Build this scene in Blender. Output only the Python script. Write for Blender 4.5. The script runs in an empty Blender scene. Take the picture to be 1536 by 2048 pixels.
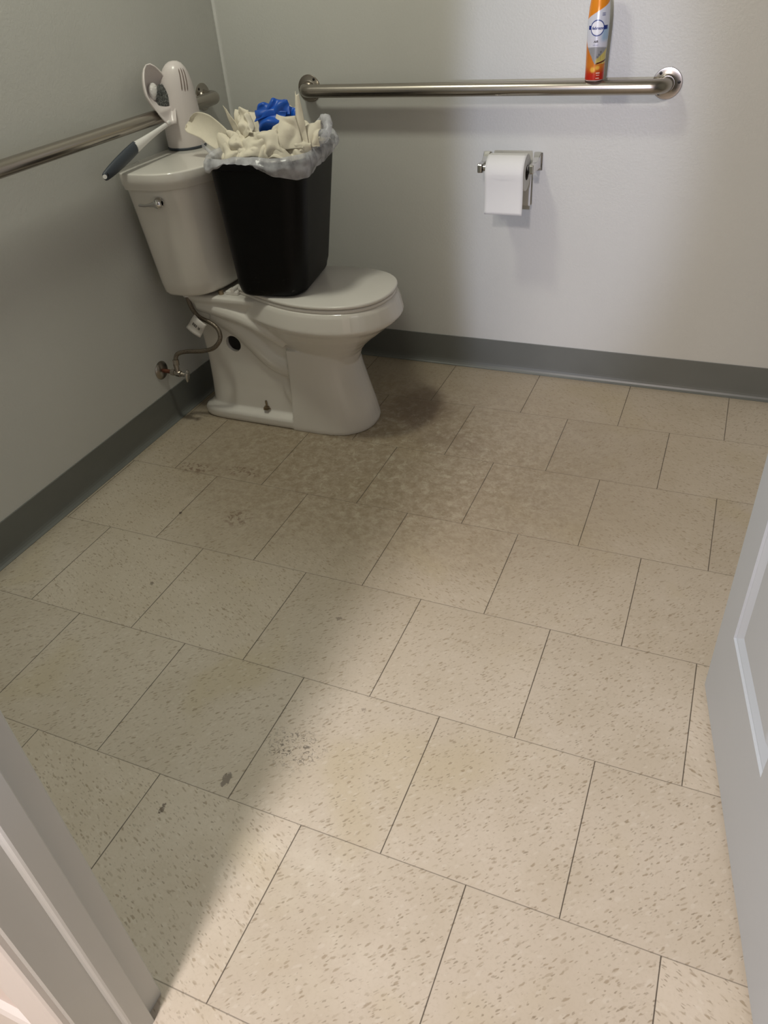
import bpy, bmesh, math, random
from mathutils import Vector, Matrix, noise

S = bpy.context.scene
COL = S.collection
PI = math.pi

# ------------------------------------------------------------------ camera
cam_d = bpy.data.cameras.new('camera')
cam = bpy.data.objects.new('camera', cam_d)
COL.objects.link(cam)
cam_d.sensor_fit = 'VERTICAL'
cam_d.sensor_height = 32.0
cam_d.lens = 1529.44 / 2048 * 32.0
cam_d.clip_start = 0.02
Rw = Matrix(((0.9209476563887732, 0.38361163165023315, -0.06853853116803671),
             (-0.17937655147468257, 0.5734532401925181, 0.7993593898202188),
             (0.3459472025802155, -0.7238739513032278, 0.5969313491948388))).transposed()
cam.matrix_world = Matrix.Translation((1.26646, -0.91137, 1.242286)) @ Rw.to_4x4()
S.camera = cam

# ------------------------------------------------------------------ world, lights, exposure
S.view_settings.view_transform = 'Standard'
S.view_settings.look = 'None'
S.view_settings.gamma = 1.0
S.view_settings.use_curve_mapping = False
S.view_settings.exposure = -0.06
w = bpy.data.worlds.new('world')
S.world = w
w.use_nodes = True
w.node_tree.nodes['Background'].inputs[0].default_value = (1.0, 0.98, 0.95, 1)
w.node_tree.nodes['Background'].inputs[1].default_value = 0.06

def area(name, loc, target, sx, sy, power, color, spread=180, shape='RECTANGLE'):
    l = bpy.data.lights.new(name, 'AREA')
    l.shape = shape
    l.size = sx
    l.size_y = sy
    l.energy = power
    l.color = color
    l.spread = math.radians(spread)
    o = bpy.data.objects.new(name, l)
    COL.objects.link(o)
    o.location = loc
    d = Vector(target) - Vector(loc)
    o.rotation_euler = d.to_track_quat('-Z', 'Y').to_euler()
    return o

area('ceiling_lamp_light', (0.05, 0.50, 2.41), (0.05, 0.50, 0), 0.22, 0.22, 13.0, (0.99, 0.985, 0.82), shape='ELLIPSE')
area('hall_lamp_light', (0.76, -1.75, 2.40), (0.90, -1.2, 0), 0.22, 0.30, 62.0, (1.0, 0.90, 0.865))
dl = bpy.data.lights.new('hall_daylight', 'SPOT')
dl.energy = 190.0
dl.color = (0.70, 0.76, 1.0)
dl.spot_size = math.radians(27)
dl.spot_blend = 0.75
dl.shadow_soft_size = 0.06
dlo = bpy.data.objects.new('hall_daylight', dl)
COL.objects.link(dlo)
dlo.location = (0.90, -2.55, 1.10)
dlo.rotation_euler = (Vector((0.74, 1.5, 0.66)) - dlo.location).to_track_quat('-Z', 'Y').to_euler()
dlo.scale = (0.52, 1.0, 1.0)

# ------------------------------------------------------------------ helpers
def link(name, me, mat=None, parent=None, smooth=False, angle=None):
    o = bpy.data.objects.new(name, me)
    COL.objects.link(o)
    if mat:
        me.materials.append(mat)
    if smooth:
        me.polygons.foreach_set('use_smooth', [True] * len(me.polygons))
        if angle:
            try:
                me.set_sharp_from_angle(angle=math.radians(angle))
            except Exception:
                pass
    if parent:
        o.parent = parent
    return o

def bmobj(name, bm, mat=None, parent=None, smooth=False, angle=35):
    bmesh.ops.recalc_face_normals(bm, faces=bm.faces)
    me = bpy.data.meshes.new(name)
    bm.to_mesh(me)
    bm.free()
    return link(name, me, mat, parent, smooth, angle)

def tag(o, label=None, cat=None, group=None, kind=None):
    if label: o['label'] = label
    if cat: o['category'] = cat
    if group: o['group'] = group
    if kind: o['kind'] = kind
    return o

def thing(name, loc, label, cat, group=None):
    o = bpy.data.objects.new(name, None)
    COL.objects.link(o)
    o.location = loc
    o.empty_display_size = 0.05
    return tag(o, label, cat, group)

def rehome(root):
    """children were modelled in world coordinates: shift their meshes into the root's frame"""
    off = Vector(root.location)
    for ch in root.children:
        ch.data.transform(Matrix.Translation(-off))
        for g in ch.children:
            g.data.transform(Matrix.Translation(-off))

def add_box(bm, x0, x1, y0, y1, z0, z1, M=None):
    vs = [bm.verts.new((x, y, z)) for z in (z0, z1) for y in (y0, y1) for x in (x0, x1)]
    if M:
        for v in vs:
            v.co = M @ v.co
    for f in ((0, 1, 3, 2), (4, 6, 7, 5), (0, 4, 5, 1), (2, 3, 7, 6), (0, 2, 6, 4), (1, 5, 7, 3)):
        bm.faces.new([vs[i] for i in f])
    return vs

def add_loft(bm, rings, cap0=True, cap1=True, closed=True):
    V = [[bm.verts.new(p) for p in r] for r in rings]
    n = len(V[0])
    for a, b in zip(V, V[1:]):
        for i in range(n if closed else n - 1):
            j = (i + 1) % n
            bm.faces.new((a[i], a[j], b[j], b[i]))
    if cap0: bm.faces.new(list(reversed(V[0])))
    if cap1: bm.faces.new(V[-1])
    return V

def frames(pts):
    pts = [Vector(p) for p in pts]
    out = []
    t0 = (pts[1] - pts[0]).normalized()
    up = Vector((0, 0, 1)) if abs(t0.z) < 0.9 else Vector((1, 0, 0))
    nrm = (up - t0 * up.dot(t0)).normalized()
    for i, p in enumerate(pts):
        if i == 0: t = pts[1] - pts[0]
        elif i == len(pts) - 1: t = pts[-1] - pts[-2]
        else: t = pts[i + 1] - pts[i - 1]
        t.normalize()
        nrm = (nrm - t * nrm.dot(t)).normalized()
        out.append((p, t, nrm, t.cross(nrm)))
    return out

def add_tube(bm, pts, r, n=16, flat=1.0):
    rr = r if isinstance(r, (list, tuple)) else [r] * len(pts)
    rings = []
    for (p, t, a, b), q in zip(frames(pts), rr):
        rings.append([p + a * math.cos(k * 2 * PI / n) * q + b * math.sin(k * 2 * PI / n) * q * flat for k in range(n)])
    add_loft(bm, rings)

def spline(pts, k=8):
    P = [Vector(p) for p in pts]
    P = [P[0] * 2 - P[1]] + P + [P[-1] * 2 - P[-2]]
    out = []
    for i in range(1, len(P) - 2):
        for s in range(k):
            t = s / k
            a, b, c, d = P[i - 1], P[i], P[i + 1], P[i + 2]
            out.append(0.5 * ((2 * b) + (c - a) * t + (2 * a - 5 * b + 4 * c - d) * t * t + (3 * b - a - 3 * c + d) * t ** 3))
    out.append(P[-2])
    return out

def add_lathe(bm, prof, origin=(0, 0, 0), axis=(0, 0, 1), n=32):
    """prof: (radius, height) pairs along axis"""
    ax = Vector(axis).normalized()
    u = Vector((1, 0, 0)) if abs(ax.x) < 0.9 else Vector((0, 1, 0))
    u = (u - ax * u.dot(ax)).normalized()
    v = ax.cross(u)
    o = Vector(origin)
    rings = [[o + ax * h + (u * math.cos(k * 2 * PI / n) + v * math.sin(k * 2 * PI / n)) * max(r, 1e-5) for k in range(n)] for r, h in prof]
    add_loft(bm, rings)

def prism(bm, poly, z0, z1):
    add_loft(bm, [[(x, y, z0) for x, y in poly], [(x, y, z1) for x, y in poly]])

def bevel(o, wd, seg=2, ang=35):
    m = o.modifiers.new('bevel', 'BEVEL')
    m.width = wd
    m.segments = seg
    m.limit_method = 'ANGLE'
    m.angle_limit = math.radians(ang)
    return m

# ------------------------------------------------------------------ materials
def node_mat(name):
    m = bpy.data.materials.new(name)
    m.use_nodes = True
    nt = m.node_tree
    return m, nt, nt.nodes['Principled BSDF']

def mat(name, color, rough=0.5, metal=0.0, bump=0.0, bscale=200.0, var=0.0, vscale=6.0, **kw):
    m, nt, b = node_mat(name)
    N, L = nt.nodes, nt.links
    b.inputs['Base Color'].default_value = (*color, 1)
    b.inputs['Roughness'].default_value = rough
    b.inputs['Metallic'].default_value = metal
    for k, v in kw.items():
        b.inputs[k.replace('_', ' ')].default_value = v
    tc = N.new('ShaderNodeTexCoord')
    if bump:
        t = N.new('ShaderNodeTexNoise')
        t.inputs['Scale'].default_value = bscale
        t.inputs['Detail'].default_value = 3
        L.new(tc.outputs['Object'], t.inputs['Vector'])
        bp = N.new('ShaderNodeBump')
        bp.inputs['Strength'].default_value = bump
        bp.inputs['Distance'].default_value = 0.002
        L.new(t.outputs['Fac'], bp.inputs['Height'])
        L.new(bp.outputs[0], b.inputs['Normal'])
    if var:
        t = N.new('ShaderNodeTexNoise')
        t.inputs['Scale'].default_value = vscale
        t.inputs['Detail'].default_value = 4
        L.new(tc.outputs['Object'], t.inputs['Vector'])
        r = N.new('ShaderNodeValToRGB')
        r.color_ramp.elements[0].position = 0.3
        r.color_ramp.elements[1].position = 0.7
        r.color_ramp.elements[0].color = (*[c * (1 - var) for c in color], 1)
        r.color_ramp.elements[1].color = (*[min(1, c * (1 + var)) for c in color], 1)
        L.new(t.outputs['Fac'], r.inputs['Fac'])
        L.new(r.outputs[0], b.inputs['Base Color'])
    return m

M_wall = mat('wall_paint', (0.60, 0.60, 0.575), 0.42, bump=0.28, bscale=170, var=0.02, vscale=3)
M_hallwall = mat('hall_wall_paint', (0.80, 0.72, 0.68), 0.5, bump=0.2, bscale=170)
M_ceil = mat('ceiling_paint', (0.75, 0.75, 0.72), 0.8, bump=0.3, bscale=90)
M_base = mat('grey_vinyl_base', (0.145, 0.152, 0.142), 0.38, bump=0.05, bscale=60, var=0.05, vscale=8)
M_caulk = mat('corner_caulk', (0.70, 0.70, 0.68), 0.5, bump=0.1, bscale=80)
M_trim = mat('trim_paint', (0.57, 0.575, 0.55), 0.32, bump=0.04, bscale=40, var=0.02, vscale=5)
M_hallbase = mat('hall_base_paint', (0.76, 0.73, 0.70), 0.4, bump=0.03)
M_door = mat('door_paint', (0.53, 0.58, 0.655), 0.35, bump=0.10, bscale=60, var=0.015, vscale=4)
M_porc = mat('white_porcelain', (0.72, 0.69, 0.645), 0.12, var=0.01, vscale=3, Coat_Weight=0.4, Coat_Roughness=0.06)
M_seat = mat('seat_plastic', (0.74, 0.71, 0.67), 0.22, bump=0.01, bscale=60)
M_chrome = mat('polished_chrome', (0.62, 0.61, 0.60), 0.09, 1.0, var=0.03)
def bin_material():
    m, nt, b = node_mat('black_plastic_bin')
    g = G(nt); N, L = nt.nodes, nt.links
    tc = N.new('ShaderNodeTexCoord'); sp = N.new('ShaderNodeSeparateXYZ'); L.new(tc.outputs['Object'], sp.inputs[0])
    mp = N.new('ShaderNodeMapping'); mp.inputs['Scale'].default_value = (1, 1, 3.2); mp.inputs['Rotation'].default_value = (0.2, 0.5, 0)
    L.new(tc.outputs['Object'], mp.inputs[0])
    nz = g.noise(mp.outputs[0], 22, 6, 0.75, 1.4)
    f = g.m('MULTIPLY', g.sm(nz, 0.60, 0.70), g.sm(sp.outputs[2], 0.10, 0.02, 0.0, 1.0))
    f = g.m('ADD', g.m('MULTIPLY', f, 0.35), g.m('MULTIPLY', g.sm(nz, 0.66, 0.80), 0.06))
    L.new(g.mix(f, (0.0025, 0.0025, 0.0030, 1), (0.15, 0.145, 0.14, 1)), b.inputs['Base Color'])
    b.inputs['Roughness'].default_value = 0.42
    b.inputs['Specular IOR Level'].default_value = 0.16
    bp = N.new('ShaderNodeBump'); bp.inputs['Strength'].default_value = 0.12; bp.inputs['Distance'].default_value = 0.001
    L.new(g.noise(tc.outputs['Object'], 380, 2), bp.inputs['Height']); L.new(bp.outputs[0], b.inputs['Normal'])
    return m
M_towel = mat('cream_paper_towel', (0.76, 0.70, 0.58), 0.9, bump=0.25, bscale=500, var=0.05, vscale=25)
M_blue = mat('blue_glove', (0.004, 0.085, 0.48), 0.42, bump=0.1, bscale=150, var=0.12, vscale=30)
M_tissue = mat('toilet_tissue', (0.76, 0.75, 0.735), 0.95, bump=0.2, bscale=600)
M_core = mat('cardboard_core', (0.10, 0.085, 0.07), 0.9, bump=0.1)
M_white = mat('white_brush_plastic', (0.74, 0.68, 0.67), 0.28, bump=0.02, bscale=60, Subsurface_Weight=0.0)
M_whiteb = mat('white_handle_plastic', (0.78, 0.76, 0.75), 0.3, bump=0.02, bscale=60)
M_slate = mat('slate_rubber', (0.045, 0.055, 0.072), 0.5, bump=0.1, bscale=200)
M_slot = mat('dark_slot', (0.22, 0.17, 0.15), 0.7, bump=0.05)
M_bristle = mat('brush_bristles', (0.14, 0.145, 0.14), 0.8, bump=0.6, bscale=400, var=0.35, vscale=60)
M_dark = mat('dark_screw', (0.02, 0.018, 0.016), 0.4, 0.5, bump=0.05)
M_rust = mat('rusty_copper', (0.13, 0.045, 0.025), 0.55, 0.5, bump=0.3, bscale=200, var=0.3, vscale=60)
M_brasst = mat('old_brass', (0.28, 0.22, 0.15), 0.35, 0.9, bump=0.1, var=0.2, vscale=60)
M_tagp = mat('paper_tag', (0.68, 0.65, 0.62), 0.6, bump=0.02)
M_ink = mat('dark_print', (0.06, 0.05, 0.05), 0.6, bump=0.02)
M_navy = mat('navy_print', (0.012, 0.035, 0.22), 0.35, bump=0.01)
M_greyink = mat('grey_blue_print', (0.16, 0.17, 0.30), 0.4, bump=0.01)
M_palew = mat('pale_print', (0.90, 0.62, 0.52), 0.4, bump=0.01)
M_orange = mat('orange_cap', (0.72, 0.22, 0.012), 0.35, bump=0.02)
M_whitep = mat('white_disc_print', (0.80, 0.80, 0.86), 0.3, bump=0.01)

def steel():
    m, nt, b = node_mat('brushed_steel')
    N, L = nt.nodes, nt.links
    b.inputs['Metallic'].default_value = 1
    b.inputs['Base Color'].default_value = (0.40, 0.365, 0.325, 1)
    tc = N.new('ShaderNodeTexCoord')
    t = N.new('ShaderNodeTexNoise')
    t.inputs['Scale'].default_value = 700
    t.inputs['Detail'].default_value = 2
    L.new(tc.outputs['Object'], t.inputs['Vector'])
    mr = N.new('ShaderNodeMapRange')
    mr.inputs['To Min'].default_value = 0.25
    mr.inputs['To Max'].default_value = 0.28
    L.new(t.outputs['Fac'], mr.inputs['Value'])
    L.new(mr.outputs[0], b.inputs['Roughness'])
    return m
M_steel = steel()

def braided():
    m, nt, b = node_mat('braided_steel_hose')
    N, L = nt.nodes, nt.links
    b.inputs['Metallic'].default_value = 0.8
    b.inputs['Roughness'].default_value = 0.4
    tc = N.new('ShaderNodeTexCoord')
    t = N.new('ShaderNodeTexVoronoi')
    t.inputs['Scale'].default_value = 520
    L.new(tc.outputs['Object'], t.inputs['Vector'])
    r = N.new('ShaderNodeValToRGB')
    r.color_ramp.elements[0].color = (0.30, 0.26, 0.21, 1)
    r.color_ramp.elements[1].color = (0.08, 0.06, 0.045, 1)
    L.new(t.outputs['Distance'], r.inputs['Fac'])
    L.new(r.outputs[0], b.inputs['Base Color'])
    bp = N.new('ShaderNodeBump')
    bp.inputs['Strength'].default_value = 0.4
    bp.inputs['Distance'].default_value = 0.001
    L.new(t.outputs['Distance'], bp.inputs['Height'])
    L.new(bp.outputs[0], b.inputs['Normal'])
    return m
M_hose = braided()

def plastic_film():
    m, nt, b = node_mat('clear_bin_liner')
    N, L = nt.nodes, nt.links
    b.inputs['Base Color'].default_value = (0.80, 0.80, 0.86, 1)
    b.inputs['Roughness'].default_value = 0.22
    tr = N.new('ShaderNodeBsdfTransparent')
    tr.inputs[0].default_value = (0.93, 0.94, 0.96, 1)
    mx = N.new('ShaderNodeMixShader')
    tc = N.new('ShaderNodeTexCoord')
    t = N.new('ShaderNodeTexNoise')
    t.inputs['Scale'].default_value = 28
    t.inputs['Detail'].default_value = 5
    L.new(tc.outputs['Object'], t.inputs['Vector'])
    mr = N.new('ShaderNodeMapRange')
    mr.inputs['From Min'].default_value = 0.3
    mr.inputs['From Max'].default_value = 0.7
    mr.inputs['To Min'].default_value = 0.26
    mr.inputs['To Max'].default_value = 0.66
    L.new(t.outputs['Fac'], mr.inputs['Value'])
    L.new(mr.outputs[0], mx.inputs[0])
    L.new(tr.outputs[0], mx.inputs[1])
    L.new(b.outputs[0], mx.inputs[2])
    bp = N.new('ShaderNodeBump')
    bp.inputs['Strength'].default_value = 0.5
    bp.inputs['Distance'].default_value = 0.006
    L.new(t.outputs['Fac'], bp.inputs['Height'])
    L.new(bp.outputs[0], b.inputs['Normal'])
    L.new(mx.outputs[0], N['Material Output'].inputs[0])
    return m
M_film = plastic_film()

class G:
    """tiny expression builder over a node tree"""
    def __init__(s, nt): s.nt, s.N, s.L = nt, nt.nodes, nt.links
    def plug(s, sock, v):
        if isinstance(v, (int, float)): sock.default_value = v
        elif isinstance(v, (tuple, list)): sock.default_value = v
        else: s.L.new(v, sock)
    def m(s, op, a, b=0.0, c=0.0, clamp=False):
        n = s.N.new('ShaderNodeMath'); n.operation = op; n.use_clamp = clamp
        s.plug(n.inputs[0], a); s.plug(n.inputs[1], b); s.plug(n.inputs[2], c)
        return n.outputs[0]
    def sm(s, v, a, b, x=0.0, y=1.0):
        n = s.N.new('ShaderNodeMapRange'); n.interpolation_type = 'SMOOTHSTEP'
        s.plug(n.inputs[0], v); n.inputs[1].default_value = a; n.inputs[2].default_value = b
        n.inputs[3].default_value = x; n.inputs[4].default_value = y
        return n.outputs[0]
    def mix(s, f, a, b, mode='MIX'):
        n = s.N.new('ShaderNodeMix'); n.data_type = 'RGBA'; n.blend_type = mode
        s.plug(n.inputs[0], f); s.plug(n.inputs[6], a); s.plug(n.inputs[7], b)
        return n.outputs[2]
    def comb(s, x, y, z=0.0):
        n = s.N.new('ShaderNodeCombineXYZ')
        s.plug(n.inputs[0], x); s.plug(n.inputs[1], y); s.plug(n.inputs[2], z)
        return n.outputs[0]
    def noise(s, v, scale, detail=3, rough=0.5, dist=0.0):
        n = s.N.new('ShaderNodeTexNoise'); s.L.new(v, n.inputs['Vector'])
        n.inputs['Scale'].default_value = scale; n.inputs['Detail'].default_value = detail
        n.inputs['Roughness'].default_value = rough; n.inputs['Distortion'].default_value = dist
        return n.outputs[0]
    def spot(s, x, y, cx, cy, rx, ry):
        """1 in the middle of an ellipse, 0 outside"""
        a = s.m('DIVIDE', s.m('SUBTRACT', x, cx), rx)
        b = s.m('DIVIDE', s.m('SUBTRACT', y, cy), ry)
        d = s.m('SQRT', s.m('ADD', s.m('MULTIPLY', a, a), s.m('MULTIPLY', b, b)))
        return s.sm(d, 0.35, 1.15, 1.0, 0.0)

M_black = bin_material()

def floor_material():
    m, nt, b = node_mat('vinyl_composition_tile')
    g = G(nt)
    N, L = nt.nodes, nt.links
    geo = N.new('ShaderNodeTexCoord')
    sep = N.new('ShaderNodeSeparateXYZ')
    L.new(geo.outputs['Object'], sep.inputs[0])
    x, y = sep.outputs[0], sep.outputs[1]
    T = 0.3048
    yr = g.m('DIVIDE', y, T)
    row = g.m('FLOOR', yr)
    fy = g.m('SUBTRACT', yr, row)
    par = g.m('FLOORED_MODULO', row, 2.0)
    xr = g.m('ADD', g.m('DIVIDE', x, T), g.m('MULTIPLY', g.m('SUBTRACT', 1.0, par), 0.5))
    colm = g.m('FLOOR', xr)
    fx = g.m('SUBTRACT', xr, colm)
    dx = g.m('MULTIPLY', g.m('MINIMUM', fx, g.m('SUBTRACT', 1.0, fx)), T)
    dy = g.m('MULTIPLY', g.m('MINIMUM', fy, g.m('SUBTRACT', 1.0, fy)), T)
    wob = g.noise(geo.outputs['Object'], 14, 2)
    jx = g.sm(g.m('SUBTRACT', dx, g.m('MULTIPLY', wob, 0.0006)), 0.0002, 0.0011, 1.0, 0.0)
    jy = g.sm(g.m('SUBTRACT', dy, g.m('MULTIPLY', wob, 0.0004)), 0.0002, 0.0011, 0.62, 0.0)
    joint = g.m('MAXIMUM', jx, jy)
    wn = N.new('ShaderNodeTexWhiteNoise')
    L.new(g.comb(colm, row, 0.0), wn.inputs['Vector'])
    rnd = wn.outputs['Value']
    # chips: stretched voronoi, direction differs from tile to tile
    ang = g.m('MULTIPLY', g.m('ROUND', g.m('MULTIPLY', rnd, 1.0)), 1.2)
    ang = g.m('ADD', ang, 0.75)
    vr = N.new('ShaderNodeVectorRotate'); vr.rotation_type = 'Z_AXIS'
    L.new(geo.outputs['Object'], vr.inputs['Vector']); L.new(ang, vr.inputs['Angle'])
    def chips(scale, stretch, thr0, thr1, off, jit=0.35):
        mp = N.new('ShaderNodeMapping')
        mp.inputs['Scale'].default_value = (1.0, stretch, 1.0)
        mp.inputs['Location'].default_value = (off, off * 1.7, 0)
        L.new(vr.outputs[0], mp.inputs[0])
        nz = N.new('ShaderNodeTexNoise'); nz.inputs['Scale'].default_value = scale * 0.9; nz.inputs['Detail'].default_value = 2
        L.new(mp.outputs[0], nz.inputs['Vector'])
        ad = N.new('ShaderNodeVectorMath'); ad.operation = 'MULTIPLY_ADD'
        L.new(nz.outputs['Color'], ad.inputs[0]); ad.inputs[1].default_value = (jit / scale * 2,) * 3
        L.new(mp.outputs[0], ad.inputs[2])
        vo = N.new('ShaderNodeTexVoronoi'); vo.voronoi_dimensions = '2D'; vo.inputs['Scale'].default_value = scale
        L.new(ad.outputs[0], vo.inputs['Vector'])
        sp = N.new('ShaderNodeSeparateColor'); L.new(vo.outputs['Color'], sp.inputs[0])
        rad = g.m('MULTIPLY', g.sm(sp.outputs[0], thr0, thr1), 0.36)
        return g.m('MULTIPLY', g.sm(g.m('SUBTRACT', vo.outputs['Distance'], rad), -0.16, 0.05, 1.0, 0.0), g.m('GREATER_THAN', rad, 0.03)), sp.outputs[1]
    c1, r1 = chips(158, 0.38, 0.40, 1.0, 0.0, 0.6)
    c2, r2 = chips(240, 0.38, 0.50, 1.0, 3.1, 0.6)
    c3, r3 = chips(100, 0.5, 0.5, 1.0, 7.7, 0.5)
    base = (0.590, 0.525, 0.440, 1)
    cl = g.noise(geo.outputs['Object'], 5.0, 4, 0.55)
    col = g.mix(g.sm(cl, 0.35, 0.65), (0.545, 0.480, 0.390, 1), base)
    # faint yellow wax patches
    yl = g.noise(geo.outputs['Object'], 3.3, 2, 0.5, 0.4)
    col = g.mix(g.m('MULTIPLY', g.sm(yl, 0.56, 0.70), 0.30), col, (0.50, 0.42, 0.24, 1))
    fine = g.noise(geo.outputs['Object'], 160, 3, 0.6)
    col = g.mix(g.m('MULTIPLY', g.sm(fine, 0.45, 0.75), 0.22), col, (0.42, 0.36, 0.27, 1))
    col = g.mix(g.m('MULTIPLY', c3, 0.35), col, (0.66, 0.61, 0.53, 1))
    col = g.mix(g.m('MULTIPLY', c1, g.m('ADD', 0.20, g.m('MULTIPLY', r1, 0.45))), col, (0.265, 0.200, 0.125, 1))
    col = g.mix(g.m('MULTIPLY', c2, g.m('ADD', 0.15, g.m('MULTIPLY', r2, 0.5))), col, (0.215, 0.170, 0.115, 1))
    tone = g.m('ADD', 0.955, g.m('MULTIPLY', rnd, 0.09))
    tn = N.new('ShaderNodeVectorMath'); tn.operation = 'SCALE'
    L.new(col, tn.inputs[0]); L.new(tone, tn.inputs['Scale'])
    col = tn.outputs[0]
    # dirt and wear: world-fixed stains with their own shapes
    dz = N.new('ShaderNodeVectorMath'); dz.operation = 'MULTIPLY_ADD'
    nn = N.new('ShaderNodeTexNoise'); nn.inputs['Scale'].default_value = 9; nn.inputs['Detail'].default_value = 4
    L.new(geo.outputs['Object'], nn.inputs['Vector'])
    L.new(nn.outputs['Color'], dz.inputs[0]); dz.inputs[1].default_value = (0.16, 0.16, 0.0)
    sb = N.new('ShaderNodeVectorMath'); sb.operation = 'SUBTRACT'
    L.new(geo.outputs['Object'], sb.inputs[0]); sb.inputs[1].default_value = (0.08, 0.08, 0)
    L.new(sb.outputs[0], dz.inputs[2])
    s2 = N.new('ShaderNodeSeparateXYZ'); L.new(dz.outputs[0], s2.inputs[0])
    wx, wy = s2.outputs[0], s2.outputs[1]
    film = g.m('MULTIPLY', g.spot(wx, wy, 0.50, 1.02, 1.30, 0.98), 0.50)
    col = g.mix(film, col, (0.285, 0.213, 0.130, 1))
    grime = g.m('MULTIPLY', g.spot(wx, wy, 0.43, 0.86, 0.82, 0.62), 0.76)
    mott = g.noise(geo.outputs['Object'], 40, 9, 0.76, 0.25)
    col = g.mix(g.m('MULTIPLY', grime, g.sm(mott, 0.36, 0.64, 0.25, 1.0)), col, (0.235, 0.180, 0.115, 1))
    stain = g.m('MULTIPLY', g.spot(wx, wy, 0.44, 1.16, 0.14, 0.13), 0.66)
    col = g.mix(stain, col, (0.150, 0.100, 0.065, 1))
    st2 = g.m('MULTIPLY', g.spot(wx, wy, 0.60, 0.99, 0.15, 0.08), 0.35)
    col = g.mix(st2, col, (0.20, 0.145, 0.10, 1))
    scf = g.noise(geo.outputs['Object'], 30, 9, 0.80, 0.5)
    scuff = g.m('MULTIPLY', g.m('MULTIPLY', g.spot(wx, wy, 0.48, 0.82, 0.66, 0.44), g.sm(scf, 0.52, 0.60)), 0.55)
    col = g.mix(scuff, col, (0.50, 0.44, 0.34, 1))
    # dried brown drips by the toilet and a few dark specks
    dr = g.noise(geo.outputs['Object'], 75, 4, 0.6, 0.7)
    drip = g.m('MULTIPLY', g.m('MAXIMUM', g.spot(x, y, -0.09, 0.632, 0.080, 0.034), g.m('MAXIMUM', g.spot(x, y, 0.065, 0.655, 0.075, 0.032), g.m('MULTIPLY', g.spot(x, y, 0.17, 0.45, 0.05, 0.045), 0.9))), g.sm(dr, 0.52, 0.58))
    col = g.mix(g.m('MULTIPLY', drip, 0.60), col, (0.120, 0.058, 0.032, 1))
    scr = g.noise(geo.outputs['Object'], 120, 3, 0.6, 1.5)
    scrm = g.m('MULTIPLY', g.spot(x, y, 0.675, -0.165, 0.075, 0.055), g.sm(scr, 0.56, 0.61))
    col = g.mix(g.m('MULTIPLY', scrm, 0.7), col, (0.07, 0.055, 0.045, 1))
    for cx, cy, rx, ry, k in ((0.585, -0.272, 0.010, 0.020, 0.7), (0.505, -0.365, 0.004, 0.016, 0.75), (0.605, 0.185, 0.010, 0.007, 0.5),
                              (0.105, 0.145, 0.007, 0.006, 0.6), (0.0, 0.42, 0.006, 0.005, 0.8), (0.765, -0.035, 0.006, 0.006, 0.4)):
        jn = g.m('MULTIPLY', g.m('SUBTRACT', g.noise(geo.outputs['Object'], 150, 3, 0.7), 0.5), 0.022)
        col = g.mix(g.m('MULTIPLY', g.sm(g.spot(g.m('ADD', x, jn), g.m('SUBTRACT', y, jn), cx, cy, rx * 1.1, ry * 1.1), 0.35, 0.75), k), col, (0.075, 0.048, 0.035, 1))
    # browner, darker edge along the back and left walls
    edge = g.m('MAXIMUM', g.sm(y, 1.455, 1.50), g.sm(x, -0.27, -0.315))
    col = g.mix(g.m('MULTIPLY', edge, 0.35), col, (0.17, 0.13, 0.085, 1))
    col = g.mix(g.m('MULTIPLY', joint, 0.88), col, (0.050, 0.036, 0.024, 1))
    L.new(col, b.inputs['Base Color'])
    rg = g.noise(geo.outputs['Object'], 18, 4, 0.6)
    L.new(g.sm(rg, 0.3, 0.7, 0.36, 0.52), b.inputs['Roughness'])
    b.inputs['Specular IOR Level'].default_value = 0.42
    bp = N.new('ShaderNodeBump'); bp.inputs['Strength'].default_value = 0.35; bp.inputs['Distance'].default_value = 0.001
    h = g.m('SUBTRACT', g.m('MULTIPLY', g.noise(geo.outputs['Object'], 60, 3), 0.35), g.m('MULTIPLY', joint, 1.0))
    L.new(h, bp.inputs['Height']); L.new(bp.outputs[0], b.inputs['Normal'])
    return m
M_floor = floor_material()

# ------------------------------------------------------------------ the room
XL, YB = -0.3275, 1.5023
XR = 2.15
YF, YH = -0.620, -0.735        # room face and hall face of the front wall
ZC = 2.44
DX0, DX1, DZ = 0.690, 1.592, 2.13

def struct(name, bm, m, smooth=False, parent=None):
    o = bmobj(name, bm, m, parent, smooth)
    if not parent: o['kind'] = 'structure'
    return o

bm = bmesh.new(); add_box(bm, XL - 0.1, XR + 0.1, -2.8, YB + 0.1, -0.05, 0.0); struct('floor', bm, M_floor)
bm = bmesh.new(); add_box(bm, XL - 0.1, XR + 0.1, -2.8, YB + 0.1, ZC, ZC + 0.05); struct('ceiling', bm, M_ceil)
bm = bmesh.new(); add_box(bm, XL - 0.1, XL, YF, YB + 0.1, 0, ZC); struct('wall_left', bm, M_wall)
bm = bmesh.new(); add_box(bm, XL, XR, YB, YB + 0.1, 0, ZC); struct('wall_back', bm, M_wall)
bm = bmesh.new(); add_box(bm, XR, XR + 0.1, YF, YB + 0.1, 0, ZC); struct('wall_right', bm, M_wall)
bm = bmesh.new()
add_box(bm, XL - 0.1, DX0 - 0.018, YH + 0.002, YF, 0, ZC)
add_box(bm, DX1 + 0.018, XR + 0.1, YH + 0.002, YF, 0, ZC)
add_box(bm, DX0 - 0.018, DX1 + 0.018, YH + 0.002, YF, DZ + 0.018, ZC)
struct('wall_front', bm, M_wall)
bm = bmesh.new()
add_box(bm, XL - 0.1, DX0 - 0.018, YH, YH + 0.002, 0, ZC)
add_box(bm, DX1 + 0.018, XR + 0.1, YH, YH + 0.002, 0, ZC)
add_box(bm, DX0 - 0.018, DX1 + 0.018, YH, YH + 0.002, DZ + 0.018, ZC)
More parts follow.
